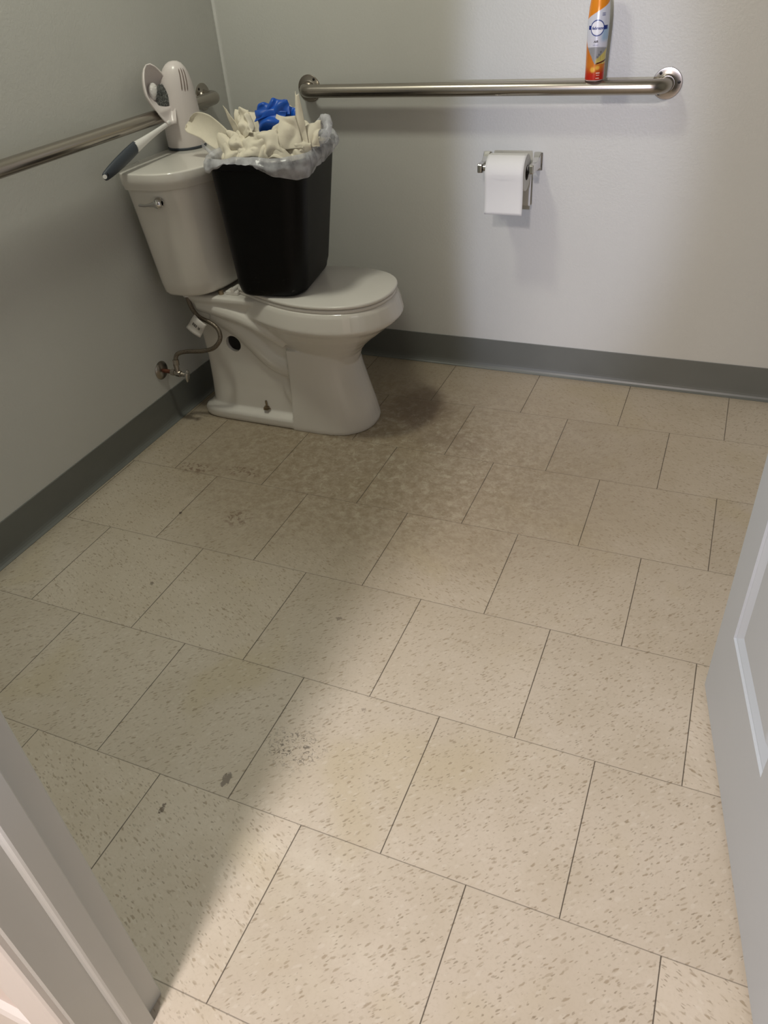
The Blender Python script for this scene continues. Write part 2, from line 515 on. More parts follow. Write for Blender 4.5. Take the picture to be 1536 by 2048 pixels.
struct('wall_hall', bm, M_hallwall)
bm = bmesh.new(); add_box(bm, XL - 0.1, XR + 0.1, -2.9, -2.8, 0, ZC); struct('wall_hall_far', bm, M_hallwall)

# cove base: profile swept along each wall
def cove(name, run, m=M_base, H=0.1083):
    # run: (p0, p1, inward normal)
    prof = [(0.0, 0.0), (0.0, H), (0.0022, H), (0.0030, H - 0.001), (0.0030, 0.026), (0.0036, 0.018), (0.0055, 0.011),
            (0.0090, 0.0055), (0.0135, 0.0022), (0.0150, 0.0015), (0.0150, 0.0)]
    bm = bmesh.new()
    p0, p1, n = [Vector(v) for v in run]
    rings = [[p + n * d + Vector((0, 0, z)) for d, z in prof] for p in (p0, p1)]
    add_loft(bm, rings)
    return struct(name, bm, m, smooth=False)
cove('baseboard_left', ((XL, YF, 0), (XL, YB, 0), (1, 0, 0)))
cove('baseboard_back', ((XL, YB, 0), (XR, YB, 0), (0, -1, 0)))
cove('baseboard_right', ((XR, YF, 0), (XR, YB, 0), (-1, 0, 0)))
# hall skirting on the hall side, left of the doorway
bm = bmesh.new()
prof = [(0, 0), (0.012, 0), (0.012, 0.092), (0.008, 0.100), (0.003, 0.103), (0, 0.103)]
add_loft(bm, [[(x, YH - d, z) for d, z in prof] for x in (XL - 0.1, DX0 - 0.076)])
struct('baseboard_hall', bm, M_hallbase)

# corner bead in the back left corner
bm = bmesh.new()
prism(bm, [(XL, YB), (XL, YB - 0.003), (XL + 0.004, YB - 0.006), (XL + 0.011, YB - 0.0035), (XL + 0.013, YB)], 0.109, ZC)
struct('trim_1', bm, M_caulk)

# door frame: jamb with stop, and casing on the hall side
def jamb_profile(side):
    s = 1 if side == 'left' else -1
    x = DX0 if side == 'left' else DX1
    pts = [(-0.018, YF), (-0.003, YF), (0.0, YF - 0.003), (0.0, -0.6555), (0.0115, -0.6560), (0.0125, -0.6575), (0.0125, -0.6840),
           (0.0110, -0.6868), (0.0075, -0.6885), (0.0, -0.6890), (0.0, YH + 0.002), (-0.002, YH), (-0.018, YH)]
    return [(x + s * a, b) for a, b in pts]
bm = bmesh.new()
for sd in ('left', 'right'):
    prism(bm, jamb_profile(sd), 0.0, DZ)
add_box(bm, DX0 - 0.018, DX1 + 0.018, YH, YF, DZ, DZ + 0.018)
add_box(bm, DX0, DX1, -0.689, -0.656, DZ - 0.0125, DZ)
struct('trim_2', bm, M_trim)
bm = bmesh.new()
cas = [(-0.006, 0), (-0.006, 0.006), (-0.009, 0.009), (-0.014, 0.0095), (-0.018, 0.0075), (-0.023, 0.0095), (-0.046, 0.0135),
       (-0.060, 0.0155), (-0.068, 0.0150), (-0.0725, 0.011), (-0.074, 0)]
prism(bm, [(DX0 + a, YH - b) for a, b in cas], 0, DZ + 0.07)
prism(bm, [(DX1 - a, YH - b) for a, b in cas], 0, DZ + 0.07)
add_box(bm, DX0 - 0.074, DX1 + 0.074, YH - 0.014, YH, DZ + 0.006, DZ + 0.076)
struct('trim_3', bm, M_hallbase)

# ------------------------------------------------------------------ the open door (right edge of the picture)
def make_door():
    A = Vector((1.3896, 0.242, 0)); u = Vector((0.17677, -0.98425, 0)).normalized()
    n = Vector((-u.y, u.x, 0)) * 1.0        # away from the room side seen by the camera
    if n.x < 0: n = -n
    W, T, Z0, Z1 = 0.895, 0.035, 0.012, 2.115
    up = Vector((0, 0, 1))
    P = lambda s, z, d: A + u * s + up * z + n * d
    bm = bmesh.new()
    xs = [0, 0.088, 0.368, 0.520, 0.800, W]
    zs = [Z0, 0.235, 0.83, 0.99, 1.62, 1.73, 1.92, Z1]
    panels = {(i, k) for i in (1, 3) for k in (1, 3, 5)}
    for side in (0, 1):
        D = (lambda d: d) if side == 0 else (lambda d: T - d)
        for i in range(5):
            for k in range(7):
                a, b_, c, e = xs[i], xs[i + 1], zs[k], zs[k + 1]
                if (i, k) in panels:
                    prof = [(0, 0), (0.002, 0.004), (0.004, 0.0045), (0.018, 0.0145), (0.021, 0.0145), (0.036, 0.0050), (0.040, 0.0040)]
                    rings = [[P(a + m_, c + m_, D(d)), P(b_ - m_, c + m_, D(d)), P(b_ - m_, e - m_, D(d)), P(a + m_, e - m_, D(d))] for m_, d in prof]
                    add_loft(bm, rings, cap0=False, cap1=True)
                else:
                    bm.faces.new([bm.verts.new(P(*q, D(0))) for q in ((a, c), (b_, c), (b_, e), (a, e))])
    # edges
    for q in (((0, Z0), (0, Z1)), ((W, Z0), (W, Z1)), ((0, Z0), (W, Z0)), ((0, Z1), (W, Z1))):
        (s0, z0), (s1, z1) = q
        bm.faces.new([bm.verts.new(v) for v in (P(s0, z0, 0), P(s1, z1, 0), P(s1, z1, T), P(s0, z0, T))])
    bmesh.ops.remove_doubles(bm, verts=bm.verts, dist=1e-5)
    o = struct('door_1', bm, M_door)
    # knob and latch near the free edge
    k = P(0.065, 0.93, 0)
    bm = bmesh.new()
    add_lathe(bm, [(0, 0), (0.032, 0), (0.032, 0.004), (0.028, 0.008), (0.012, 0.012), (0.011, 0.03), (0.020, 0.036), (0.027, 0.048), (0.025, 0.060), (0.012, 0.066), (0, 0.067)], k, -n, 28)
    bmobj('door_knob', bm, M_steel, o, True)
    for z in (0.24, 1.02, 1.80):
        bm = bmesh.new()
        add_tube(bm, [P(W + 0.008, z - 0.05, -0.004), P(W + 0.008, z + 0.05, -0.004)], 0.007, 12)
        bmobj('hinge', bm, M_steel, o, True)
    return o
make_door()

# ------------------------------------------------------------------ grab bars
def grab_bar(loc, wall_n, along, L, label):
    """loc: centre of the first flange on the wall; L: flange to flange"""
    n, a = Vector(wall_n), Vector(along)
    p0 = Vector(loc); p1 = p0 + a * L
    root = thing('grab_bar', loc, label, 'grab bar')
    off, R, r = 0.057, 0.036, 0.0185
    pts = [p0 + n * 0.002, p0 + n * (off - R)]
    for k in range(1, 9):
        t = k / 8 * PI / 2
        pts.append(p0 + n * (off - R + R * math.sin(t)) + a * (R - R * math.cos(t)))
    pts2 = []
    for k in range(0, 9):
        t = k / 8 * PI / 2
        pts2.append(p1 + n * (off - R + R * math.cos(t)) - a * (R - R * math.sin(t)))
    mid = [pts[-1].lerp(pts2[0], k / 10) for k in range(1, 10)]
    pts += mid + pts2 + [p1 + n * 0.002]
    bm = bmesh.new(); add_tube(bm, pts, r, 24)
    bmobj('rail', bm, M_steel, root, True, 60)
    for p in (p0, p1):
        bm = bmesh.new()
        add_lathe(bm, [(0, 0), (0.0385, 0), (0.0385, 0.0022), (0.0375, 0.0032), (0.024, 0.0042), (0.021, 0.006), (0.0195, 0.010), (0, 0.010)], p, n, 40)
        f = bmobj('flange', bm, M_steel, root, True)
        up = Vector((0, 0, 1)); s = a if p is p1 else -a
        for ang in (5, 128, 232):
            c = p + (s * math.cos(math.radians(ang)) + up * math.sin(math.radians(ang))) * 0.0305 + n * 0.003
            bm = bmesh.new()
            add_lathe(bm, [(0, 0), (0.0042, 0), (0.0038, 0.0016), (0.002, 0.0022), (0, 0.0022)], c, n, 14)
            bmobj('screw', bm, M_dark, f, True)
    rehome(root)
grab_bar((-0.019, YB, 0.8885), (0, -1, 0), (1, 0, 0), 1.071, 'long brushed steel grab bar on the back wall above the toilet paper')
grab_bar((XL, 1.364, 0.8890), (1, 0, 0), (0, -1, 0), 1.067, 'brushed steel grab bar on the left wall running behind the toilet tank')

# ------------------------------------------------------------------ toilet
YC = 1.037
OUT = [(0.422, 0.0), (0.419, 0.036), (0.408, 0.074), (0.386, 0.108), (0.346, 0.139), (0.284, 0.159), (0.211, 0.163), (0.137, 0.151),
       (0.053, 0.121), (-0.020, 0.088), (-0.055, 0.075)]
def outline(dx=0.0, k=1.0, grow=0.0, xr=None, n=64, rear=None):
    """closed egg outline in (x, y-YC), resampled"""
    half = [Vector((x, y, 0)) for x, y in OUT]
    pts = spline(half, 6)
    full = pts + [Vector((p.x, -p.y, 0)) for p in reversed(pts) if p.y > 1e-6]
    # resample evenly
    closed = full + [full[0]]
    ln = [0]
    for a, b in zip(closed, closed[1:]): ln.append(ln[-1] + (b - a).length)
    out = []
    j = 0
    for i in range(n):
        t = ln[-1] * i / n
        while ln[j + 1] < t: j += 1
        f = (t - ln[j]) / max(1e-9, ln[j + 1] - ln[j])
        out.append(closed[j].lerp(closed[j + 1], f))
    c = Vector((0.215, 0, 0))
    res = []
    for i, p in enumerate(out):
        nx = (out[(i + 1) % n] - out[i - 1]).normalized()
        nr = Vector((nx.y, -nx.x, 0))
        if nr.dot(p - c) < 0: nr = -nr
        q = c + (p - c) * k + nr * grow + Vector((dx, 0, 0))
        res.append((q.x, q.y))
    return res
def ring(pts, z, tilt=0.0):
    return [(x, YC + y, z) for x, y in pts]
def sup(xc, a, b, z, n=2.6, cnt=64, yc=YC):
    out = []
    for i in range(cnt):
        t = i * 2 * PI / cnt
        c, s = math.cos(t), math.sin(t)
        out.append((xc + a * math.copysign(abs(c) ** (2 / n), c), yc + b * math.copysign(abs(s) ** (2 / n), s), z))
    return out
def rsup(x0, x1, hb, z, n=2.6, cnt=64):
    return sup((x0 + x1) / 2, (x1 - x0) / 2, hb, z, n, cnt)

toilet = thing('toilet', (0.0, YC, 0.0), 'white two-piece porcelain toilet with closed lid against the left wall', 'toilet')

def bake(o, keep=None):
    dg = bpy.context.evaluated_depsgraph_get()
    me = bpy.data.meshes.new_from_object(o.evaluated_get(dg))
    o.modifiers.clear()
    old = o.data
    o.data = me
    return o

def make_bowl():
    bm = bmesh.new()
    secs = []
    # bowl: from the rim down to the neck
    for z, k, grow, dx in ((0.424, 1, -0.006, 0), (0.421, 1, 0.000, 0), (0.412, 1, 0.005, 0), (0.395, 1, 0.0095, 0), (0.378, 1, 0.0135, 0), (0.370, 1, 0.0150, 0), (0.365, 1, 0.0140, 0), (0.359, 1, 0.0090, 0),
                           (0.345, 0.97, 0, -0.004), (0.325, 0.90, 0, -0.013), (0.295, 0.76, 0, -0.023), (0.268, 0.64, 0, -0.028), (0.245, 0.56, 0, -0.030), (0.20, 0.48, 0, -0.03)):
        secs.append(ring(outline(dx, k, grow), z))
    add_loft(bm, list(reversed(secs)))
    # pedestal column
    ped = []
    for z, x0, x1, hb in ((0.0, 0.095, 0.338, 0.121), (0.012, 0.095, 0.340, 0.122), (0.05, 0.097, 0.331, 0.119), (0.12, 0.10, 0.311, 0.113), (0.18, 0.10, 0.295, 0.109), (0.22, 0.10, 0.286, 0.108), (0.27, 0.10, 0.290, 0.106)):
        pts = []
        # flat at the rear, round at the front
        xm = x0 + (x1 - x0) * 0.40
        m_ = 20
        for i in range(m_ + 1):
            t = -PI / 2 + PI * i / m_
            c, s = math.cos(t), math.sin(t)
            pts.append((xm + (x1 - xm) * abs(c) ** (2 / 2.3), YC + hb * math.copysign(abs(s) ** (2 / 2.3), s), z))
        pts += [(x0 + 0.004, YC + hb, z), (x0, YC + hb - 0.004, z), (x0, YC - hb + 0.004, z), (x0 + 0.004, YC - hb, z)]
        ped.append(pts)
    add_loft(bm, ped)
    # rear body under the tank
    body = []
    for z, x0, x1, hb in ((0.0, -0.228, 0.16, 0.104), (0.05, -0.225, 0.16, 0.097), (0.12, -0.222, 0.16, 0.091), (0.20, -0.220, 0.16, 0.088), (0.30, -0.225, 0.16, 0.090), (0.355, -0.228, 0.16, 0.096), (0.390, -0.234, 0.16, 0.106), (0.408, -0.240, 0.16, 0.113), (0.418, -0.240, 0.16, 0.112), (0.422, -0.232, 0.16, 0.104)):
        body.append(rsup(x0, x1, hb, z, 7))
    add_loft(bm, body)
    # foot flange
    fl = []
    for z, x0, hb in ((0.0, -0.252, 0.117), (0.010, -0.256, 0.121), (0.026, -0.256, 0.121), (0.034, -0.252, 0.117), (0.040, -0.242, 0.106), (0.052, -0.23, 0.090)):
        fl.append(rsup(x0, 0.22, hb, z, 7))
    add_loft(bm, fl)
    # trapway relief on both sides
    for s in (-1, 1):
        pts = spline([(-0.15, YC + s * 0.060, 0.36), (-0.085, YC + s * 0.058, 0.325), (-0.03, YC + s * 0.060, 0.285), (0.025, YC + s * 0.060, 0.232), (0.075, YC + s * 0.060, 0.205), (0.15, YC + s * 0.060, 0.195)], 6)
        add_tube(bm, pts, 0.043, 20)
        pts = spline([(0.07, YC + s * 0.06, 0.16), (0.085, YC + s * 0.068, 0.11), (0.115, YC + s * 0.07, 0.06)], 5)
        add_tube(bm, pts, 0.030, 14)
        # ridge running from the deck shoulder under the bowl
        pts = spline([(-0.195, YC + s * 0.082, 0.385), (-0.12, YC + s * 0.090, 0.375), (-0.03, YC + s * 0.095, 0.355), (0.05, YC + s * 0.098, 0.325), (0.10, YC + s * 0.085, 0.29)], 6)
        add_tube(bm, pts, 0.024, 14)
    # two raised pads that carry the tank
    o = bmobj('bowl', bm, None, None)
    r = o.modifiers.new('r', 'REMESH'); r.mode = 'VOXEL'; r.voxel_size = 0.0029; r.use_smooth_shade = True
    s = o.modifiers.new('s', 'SMOOTH'); s.factor = 0.5; s.iterations = 5
    bake(o)
    # hole through the skirt, with the hollow behind it
    cb = bmesh.new()
    add_lathe(cb, [(0, 0), (0.0265, 0), (0.0265, 0.06), (0, 0.06)], (-0.094, YC - 0.125, 0.264), (0, 1, 0), 32)
    cu = bmobj('cut', cb)
    cb = bmesh.new()
    add_box(cb, -0.16, 0.02, YC - 0.076, YC + 0.06, 0.17, 0.315)
    cv = bmobj('cut', cb)
    for c in (cv, cu):
        b = o.modifiers.new('b', 'BOOLEAN'); b.operation = 'DIFFERENCE'; b.object = c; b.solver = 'EXACT'
    bake(o)
    for c in (cu, cv):
        me = c.data; bpy.data.objects.remove(c); bpy.data.meshes.remove(me)
    o.data.materials.clear(); o.data.materials.append(M_porc)
    o.data.polygons.foreach_set('use_smooth', [True] * len(o.data.polygons))
    try: o.data.set_sharp_from_angle(angle=math.radians(50))
    except Exception: pass
    o.parent = toilet
    return o
make_bowl()

def tank_ring(z, t, grow=0.0, k=1.0):
    """t: 0 at the tank bottom, 1 at the top; k shrinks towards the middle"""
    xb = -0.282 - 0.022 * t - min(grow, 0.005)
    hb = 0.163 + 0.038 * t + grow
    xf = -0.096 + 0.028 * t + grow
    xm = -0.205
    pts = []
    m_ = 28
    for i in range(m_ + 1):
        a = -PI / 2 + PI * i / m_
        c, s = math.cos(a), math.sin(a)
        pts.append((xm + (xf - xm) * abs(c) ** (2 / 2.55), hb * math.copysign(abs(s) ** (2 / 2.55), s)))
    for i in range(1, m_):
        a = PI / 2 + PI * i / m_
        c, s = math.cos(a), math.sin(a)
        pts.append((xm - (xm - xb) * abs(c) ** (2 / 4.0), hb * math.copysign(abs(s) ** (2 / 4.0), s)))
    return [(xm + (x - xm) * k, YC + 0.004 + y * k, z) for x, y in pts]
bm = bmesh.new()
zb, zt = 0.432, 0.752
add_loft(bm, [tank_ring(zb, 0, -0.014), tank_ring(zb + 0.003, 0, -0.006), tank_ring(zb + 0.012, 0.0, 0.0)] +
         [tank_ring(zb + (zt - zb) * k / 8, k / 8) for k in range(1, 9)])
bmobj('tank', bm, M_porc, toilet, True, 60)
bm = bmesh.new()
add_loft(bm, [tank_ring(0.745, 1, 0.003), tank_ring(0.7455, 1, 0.007), tank_ring(0.749, 1, 0.0085), tank_ring(0.755, 1, 0.0105), tank_ring(0.762, 1, 0.0145), tank_ring(0.772, 1, 0.0150), tank_ring(0.7862, 1, 0.0148),
              tank_ring(0.7888, 1, 0.0138), tank_ring(0.7898, 1, 0.0110), tank_ring(0.7901, 1, 0.006), tank_ring(0.7905, 1, 0.0, 0.9), tank_ring(0.7912, 1, 0, 0.7), tank_ring(0.7918, 1, 0, 0.4), tank_ring(0.792, 1, 0, 0.05)])
bmobj('tank_lid', bm, M_porc, toilet, True, 60)

# spacer and tank bolts between tank and deck
bm = bmesh.new()
add_loft(bm, [rsup(-0.228, -0.13, 0.075, 0.4195, 5), rsup(-0.228, -0.13, 0.075, 0.4335, 5)])
o = bmobj('tank_gasket', bm, M_dark, toilet, True); o['label'] = 'dark rubber gasket'
for s in (-1, 1):
    bm = bmesh.new(); add_lathe(bm, [(0, 0), (0.008, 0), (0.008, 0.012), (0, 0.012)], (-0.105, YC + s * 0.085, 0.421), n=12)
    bmobj('tank_bolt', bm, M_brasst, toilet, True)

# seat ring and lid
def slab(name, z0, z1, grow, rad, m, dome=0.0):
    bm = bmesh.new()
    prof = [(-rad, z0), (-rad * 0.3, z0 + rad * 0.3), (0, z0 + rad), (0, z1 - rad), (-rad * 0.3, z1 - rad * 0.3), (-rad, z1)]
    rings = [ring(outline(0, 1, grow + a), z) for a, z in prof]
    if dome:
        for k, dz in ((0.85, 0.35), (0.6, 0.75), (0.3, 0.95), (0.08, 1.0)):
            rings.append(ring(outline(0, k, grow), z1 + dome * dz))
    add_loft(bm, rings)
    return bmobj(name, bm, m, toilet, True, 60)
slab('seat', 0.4225, 0.4330, -0.002, 0.004, M_seat)
slab('seat_lid', 0.4345, 0.4455, 0.0, 0.0045, M_seat, dome=0.0)
for s in (-1, 1):
    bm = bmesh.new()
    add_box(bm, -0.088, -0.045, YC + s * 0.07 - 0.017, YC + s * 0.07 + 0.017, 0.4215, 0.434)
    o = bmobj('seat_hinge', bm, M_seat, toilet); bevel(o, 0.003)
    bm = bmesh.new()
    add_tube(bm, [(-0.062, YC + s * 0.07 - 0.018, 0.438), (-0.062, YC + s * 0.07 + 0.018, 0.438)], 0.0065, 14)
    bmobj('hinge_cap', bm, M_seat, o, True)

# flush lever on the near rounded side of the tank
lx, ly, lz = -0.168, YC + 0.004 - 0.1975, 0.715
bm = bmesh.new()
nrm = Vector((0.28, -0.96, 0)).normalized()
add_lathe(bm, [(0, 0), (0.0135, 0), (0.0140, 0.003), (0.0120, 0.005), (0.0100, 0.012), (0.0115, 0.016), (0.0110, 0.021), (0.006, 0.025), (0, 0.026)], (lx, ly, lz), nrm, 24)
pts = spline([(lx, ly - 0.016, lz), (lx - 0.018, ly - 0.018, lz - 0.003), (lx - 0.040, ly - 0.015, lz - 0.006), (lx - 0.060, ly - 0.013, lz - 0.006)], 6)
add_tube(bm, pts, [0.0080 - 0.0040 * min(1, i / 9) for i in range(len(pts))], 12, 0.7)
o = bmobj('flush_lever', bm, M_chrome, toilet, True); o['label'] = 'chrome flush lever'

# floor bolts
for s in (-1, 1):
    bm = bmesh.new()
    bx, by = -0.005, YC + s * 0.099
    add_lathe(bm, [(0, 0), (0.0135, 0), (0.0135, 0.002), (0.0095, 0.0025), (0.0095, 0.008), (0.0035, 0.0085), (0.0035, 0.028), (0, 0.028)], (bx, by, 0.052), n=6)
    o = bmobj('floor_bolt', bm, M_brasst, toilet); o['label'] = 'tarnished floor bolt'
rehome(toilet)

# ------------------------------------------------------------------ water supply
valve = thing('stop_valve', (XL, 0.857, 0.187), 'small chrome shut-off valve with round wall plate on the left wall', 'valve')
vy, vz = 0.857, 0.187
bm = bmesh.new(); add_lathe(bm, [(0, 0), (0.030, 0), (0.030, 0.002), (0.026, 0.006), (0.012, 0.009), (0.010, 0.0095), (0, 0.0095)], (XL, vy, vz), (1, 0, 0), 36)
bmobj('escutcheon', bm, M_steel, valve, True)
bm = bmesh.new(); add_tube(bm, [(XL + 0.004, vy, vz), (XL + 0.044, vy + 0.002, vz - 0.002)], 0.0065, 14)
o = bmobj('copper_pipe', bm, M_rust, valve, True); o['label'] = 'reddish corroded pipe stub'
bm = bmesh.new()
add_lathe(bm, [(0, 0), (0.0105, 0), (0.0105, 0.012), (0.0085, 0.013), (0.0085, 0.018), (0.0105, 0.019), (0.0105, 0.034), (0.007, 0.036), (0.0055, 0.054), (0, 0.054)], (XL + 0.038, vy + 0.002, vz - 0.002), (1, 0.05, -0.12), 8)
add_tube(bm, [(XL + 0.062, vy + 0.004, vz), (XL + 0.060, vy + 0.006, vz + 0.026)], 0.0082, 12)
bmobj('valve_body', bm, M_steel, valve, True, 30)
bm = bmesh.new()
c = Vector((XL + 0.091, vy + 0.004, vz - 0.010))
add_lathe(bm, [(0, 0), (0.019, 0), (0.0225, 0.003), (0.0225, 0.006), (0.018, 0.009), (0, 0.009)], c, (1, 0.1, -0.2), 20)
for v in bm.verts: v.co.y = c.y + (v.co.y - c.y) * 0.55
bmobj('valve_handle', bm, M_chrome, valve, True)
rehome(valve)

hose = thing('supply_hose', (-0.266, 0.862, 0.215), 'braided steel water hose curving from the wall valve up to the toilet tank', 'hose')
hp = spline([(-0.2672, 0.864, 0.208), (-0.268, 0.868, 0.226), (-0.262, 0.876, 0.242), (-0.234, 0.884, 0.250), (-0.173, 0.889, 0.257), (-0.131, 0.893, 0.270), (-0.108, 0.902, 0.295),
             (-0.112, 0.912, 0.320), (-0.135, 0.917, 0.339), (-0.180, 0.922, 0.353), (-0.204, 0.928, 0.371), (-0.218, 0.935, 0.395), (-0.224, 0.940, 0.420)], 8)
bm = bmesh.new(); add_tube(bm, hp, 0.0068, 14)
bmobj('braided_tube', bm, M_hose, hose, True)
bm = bmesh.new(); add_tube(bm, [hp[0], hp[0] + Vector((-0.001, 0.003, 0.018))], 0.0098, 8); bmobj('hose_nut', bm, M_steel, hose, True, 30)
bm = bmesh.new(); add_tube(bm, [(-0.222, 0.939, 0.410), (-0.224, 0.941, 0.431)], [0.012, 0.017], 8); bmobj('hose_nut', bm, M_whiteb, hose, True, 30)
# printed paper tag wrapped on the hose
bm = bmesh.new()
c0, c1, c2, c3 = Vector((-0.186, 0.908, 0.368)), Vector((-0.146, 0.903, 0.340)), Vector((-0.178, 0.899, 0.297)), Vector((-0.226, 0.903, 0.324))
nx = 10
rows = []
for i in range(nx + 1):
    t = i / nx
    r_ = []
    for j in range(nx + 1):
        s = j / nx
        p = c0.lerp(c1, s).lerp(c3.lerp(c2, s), t)
        p = p + Vector((0.003, -0.006, 0.0)) * math.sin(PI * s) + Vector((0, -0.003, 0)) * math.sin(2 * PI * t)
        r_.append(p)
    rows.append(r_)
add_loft(bm, rows, False, False, closed=False)
tg = bmobj('tag', bm, M_tagp, hose, True)
sd = tg.modifiers.new('s', 'SOLIDIFY'); sd.thickness = 0.0006
tg['label'] = 'white printed tag'
bm = bmesh.new()
def onp(s, t, d=0.0012):
    p = c0.lerp(c1, s).lerp(c3.lerp(c2, s), t)
    p = p + Vector((0.003, -0.006, 0.0)) * math.sin(PI * s) + Vector((0, -0.003, 0)) * math.sin(2 * PI * t)
    return p + Vector((0.35, -0.75, 0.5)).normalized() * d
def pbar(s0, s1, t0, t1):
    bm.faces.new([bm.verts.new(onp(*q)) for q in ((s0, t0), (s1, t0), (s1, t1), (s0, t1))])
for s0, s1, t0, t1 in ((0.20, 0.26, 0.38, 0.60), (0.28, 0.31, 0.38, 0.60), (0.33, 0.39, 0.38, 0.60), (0.41, 0.43, 0.38, 0.60), (0.45, 0.50, 0.38, 0.60), (0.62, 0.66, 0.42, 0.62), (0.68, 0.74, 0.42, 0.62)):
    pbar(s0, s1, t0, t1)
bmobj('barcode_print', bm, M_ink, tg)
rehome(hose)

# ------------------------------------------------------------------ waste bin on the toilet lid
CX, CY, YAW, LEAN = 0.071, 1.045, 0.167, 0.020
BW, BL, TW, TL, HB, ZB = 0.208, 0.297, 0.270, 0.349, 0.368, 0.4465
def bin_ring(t, grow=0.0, dz=0.0, rad=None, n=7):
    w_, l_ = BW + (TW - BW) * t + 2 * grow, BL + (TL - BL) * t + 2 * grow
    rr = (0.058 + 0.002 * t + grow) if rad is None else rad
    c, s = math.cos(YAW), math.sin(YAW)
    out = []
    for sx, sy, a0 in ((1, -1, -90), (1, 1, 0), (-1, 1, 90), (-1, -1, 180)):
        for i in range(n):
            a = math.radians(a0 + 90 * i / (n - 1))
            x = sx * (w_ / 2 - rr) + rr * math.cos(a)
            y = sy * (l_ / 2 - rr) + rr * math.sin(a)
            out.append(Vector((CX + c * x - s * y + LEAN * t, CY + s * x + c * y + 0.003 * t, ZB + HB * t + dz)))
    return out
bin_ = thing('waste_bin', (CX, CY, ZB), 'black rectangular plastic waste bin standing on the closed toilet lid', 'waste bin')
bm = bmesh.new()
outer = [bin_ring(0, -0.024, 0.0), bin_ring(0, -0.014, 0.0012), bin_ring(0, -0.0065, 0.005), bin_ring(0, -0.0025, 0.011), bin_ring(0.0, 0.0, 0.022)] + [bin_ring(t) for t in (0.1, 0.3, 0.5, 0.7, 0.85, 0.93)] + \
        [bin_ring(0.945, 0.001), bin_ring(0.95, 0.005), bin_ring(0.985, 0.006), bin_ring(1.0, 0.004)]
inner = [bin_ring(1.0, 0.001), bin_ring(0.97, -0.002), bin_ring(0.5, -0.003), bin_ring(0.03, -0.004)]
add_loft(bm, outer + inner)
bmobj('bin_body', bm, M_black, bin_, True, 50)
rehome(bin_)

# liner folded over the rim
liner = thing('bin_liner', (CX, CY, ZB + HB), 'clear plastic bin liner folded over the rim of the black bin', 'bin liner')
def liner_mesh():
    n_per = 26
    N_ = 220
    def fine(t, grow, dz=0.0):
        r = bin_ring(t, grow, dz, n=n_per)
        r = r + [r[0]]
        ln = [0]
        for a, b in zip(r, r[1:]): ln.append(ln[-1] + (b - a).length)
        out, j = [], 0
        for i in range(N_):
            q = ln[-1] * i / N_
            while ln[j + 1] < q: j += 1
            out.append(r[j].lerp(r[j + 1], (q - ln[j]) / max(1e-9, ln[j + 1] - ln[j])))
        return out
    def lerp_drop(i):
        # how far the skirt hangs below the rim, by position round the rim
        f = i / N_
        # 0: near edge right end, .25 right face end, .5 far, .75 left face end, 1 near-left corner .. (near face is the last stretch)
        keys = [(0.00, 0.034), (0.05, 0.046), (0.10, 0.043), (0.13, 0.034), (0.18, 0.036), (0.285, 0.026), (0.40, 0.04), (0.60, 0.04), (0.76, 0.030), (0.83, 0.026), (0.860, 0.012), (0.885, -0.003), (0.93, 0.002), (1.0, 0.034)]
        for (a, u), (b, v) in zip(keys, keys[1:]):
            if a <= f <= b:
                q = (f - a) / (b - a)
                q = q * q * (3 - 2 * q)
                return u + (v - u) * q
        return 0.05
    rows = []
    K = 14
    base_out = fine(1.0, 0.007)
    base_low = fine(0.8, 0.0085)
    base_in = fine(0.9, -0.006)
    top = fine(1.0, 0.004)
    topin = fine(1.0, -0.006)
    for k in range(K):
        t = k / (K - 1)
        row = []
        for i in range(N_):
            d = lerp_drop(i)
            w1 = noise.noise(Vector((base_out[i].x * 24, base_out[i].y * 24, t * 2.2))) * 0.009
            w2 = noise.noise(Vector((base_out[i].x * 75 + 5, base_out[i].y * 75, t * 2.4))) * 0.0050
            ctr = Vector((CX + LEAN, CY, base_out[i].z))
            rad = (base_out[i] - ctr); rad.z = 0; rad.normalize()
            if t < 0.55:
                q = t / 0.55
                g0 = base_low[i].lerp(base_out[i], 1 - (d + w2 * 1.2) / (0.2 * HB) * (1 - q))
                p = Vector(g0)
                puff = 0.004 + 0.007 * math.sin(PI * q) * (0.6 + d * 6)
                p += rad * (puff + abs(w1) * 1.0 + w2 * 0.6)
                if q < 0.1: p.z += w2 * 1.5
            elif t < 0.75:
                q = (t - 0.55) / 0.20
                p = base_out[i].lerp(topin[i], q)
                p.z += 0.006 + 0.006 * math.sin(PI * q) + w1 * 0.8
                p += rad * 0.004 * (1 - q)
            else:
                q = (t - 0.75) / 0.25
                p = topin[i].lerp(base_in[i], q)
                p.z += 0.006 * (1 - q)
                p -= rad * (0.003 + abs(w1))
            row.append(p)
        rows.append(row)
    bm = bmesh.new()
    add_loft(bm, rows, False, False)
    return bm
o = bmobj('liner_film', liner_mesh(), M_film, liner, True, 80)
# knotted surplus at the right far corner
bm = bmesh.new()
pts = spline([(0.205, 1.10, 0.845), (0.222, 1.09, 0.868), (0.243, 1.075, 0.878), (0.262, 1.055, 0.872), (0.264, 1.035, 0.852), (0.248, 1.03, 0.832), (0.222, 1.045, 0.822)], 7)
add_tube(bm, pts, [0.006 + 0.009 * math.sin(PI * i / (len(pts) - 1)) + 0.003 * noise.noise(Vector((i * 0.7, 0, 0))) for i in range(len(pts))], 14, 0.8)
for v in bm.verts:
    v.co += v.co.normalized() * 0
    d_ = noise.noise_vector(v.co * 70) * 0.004
    v.co += d_
bmobj('liner_knot', bm, M_film, liner, True, 80)
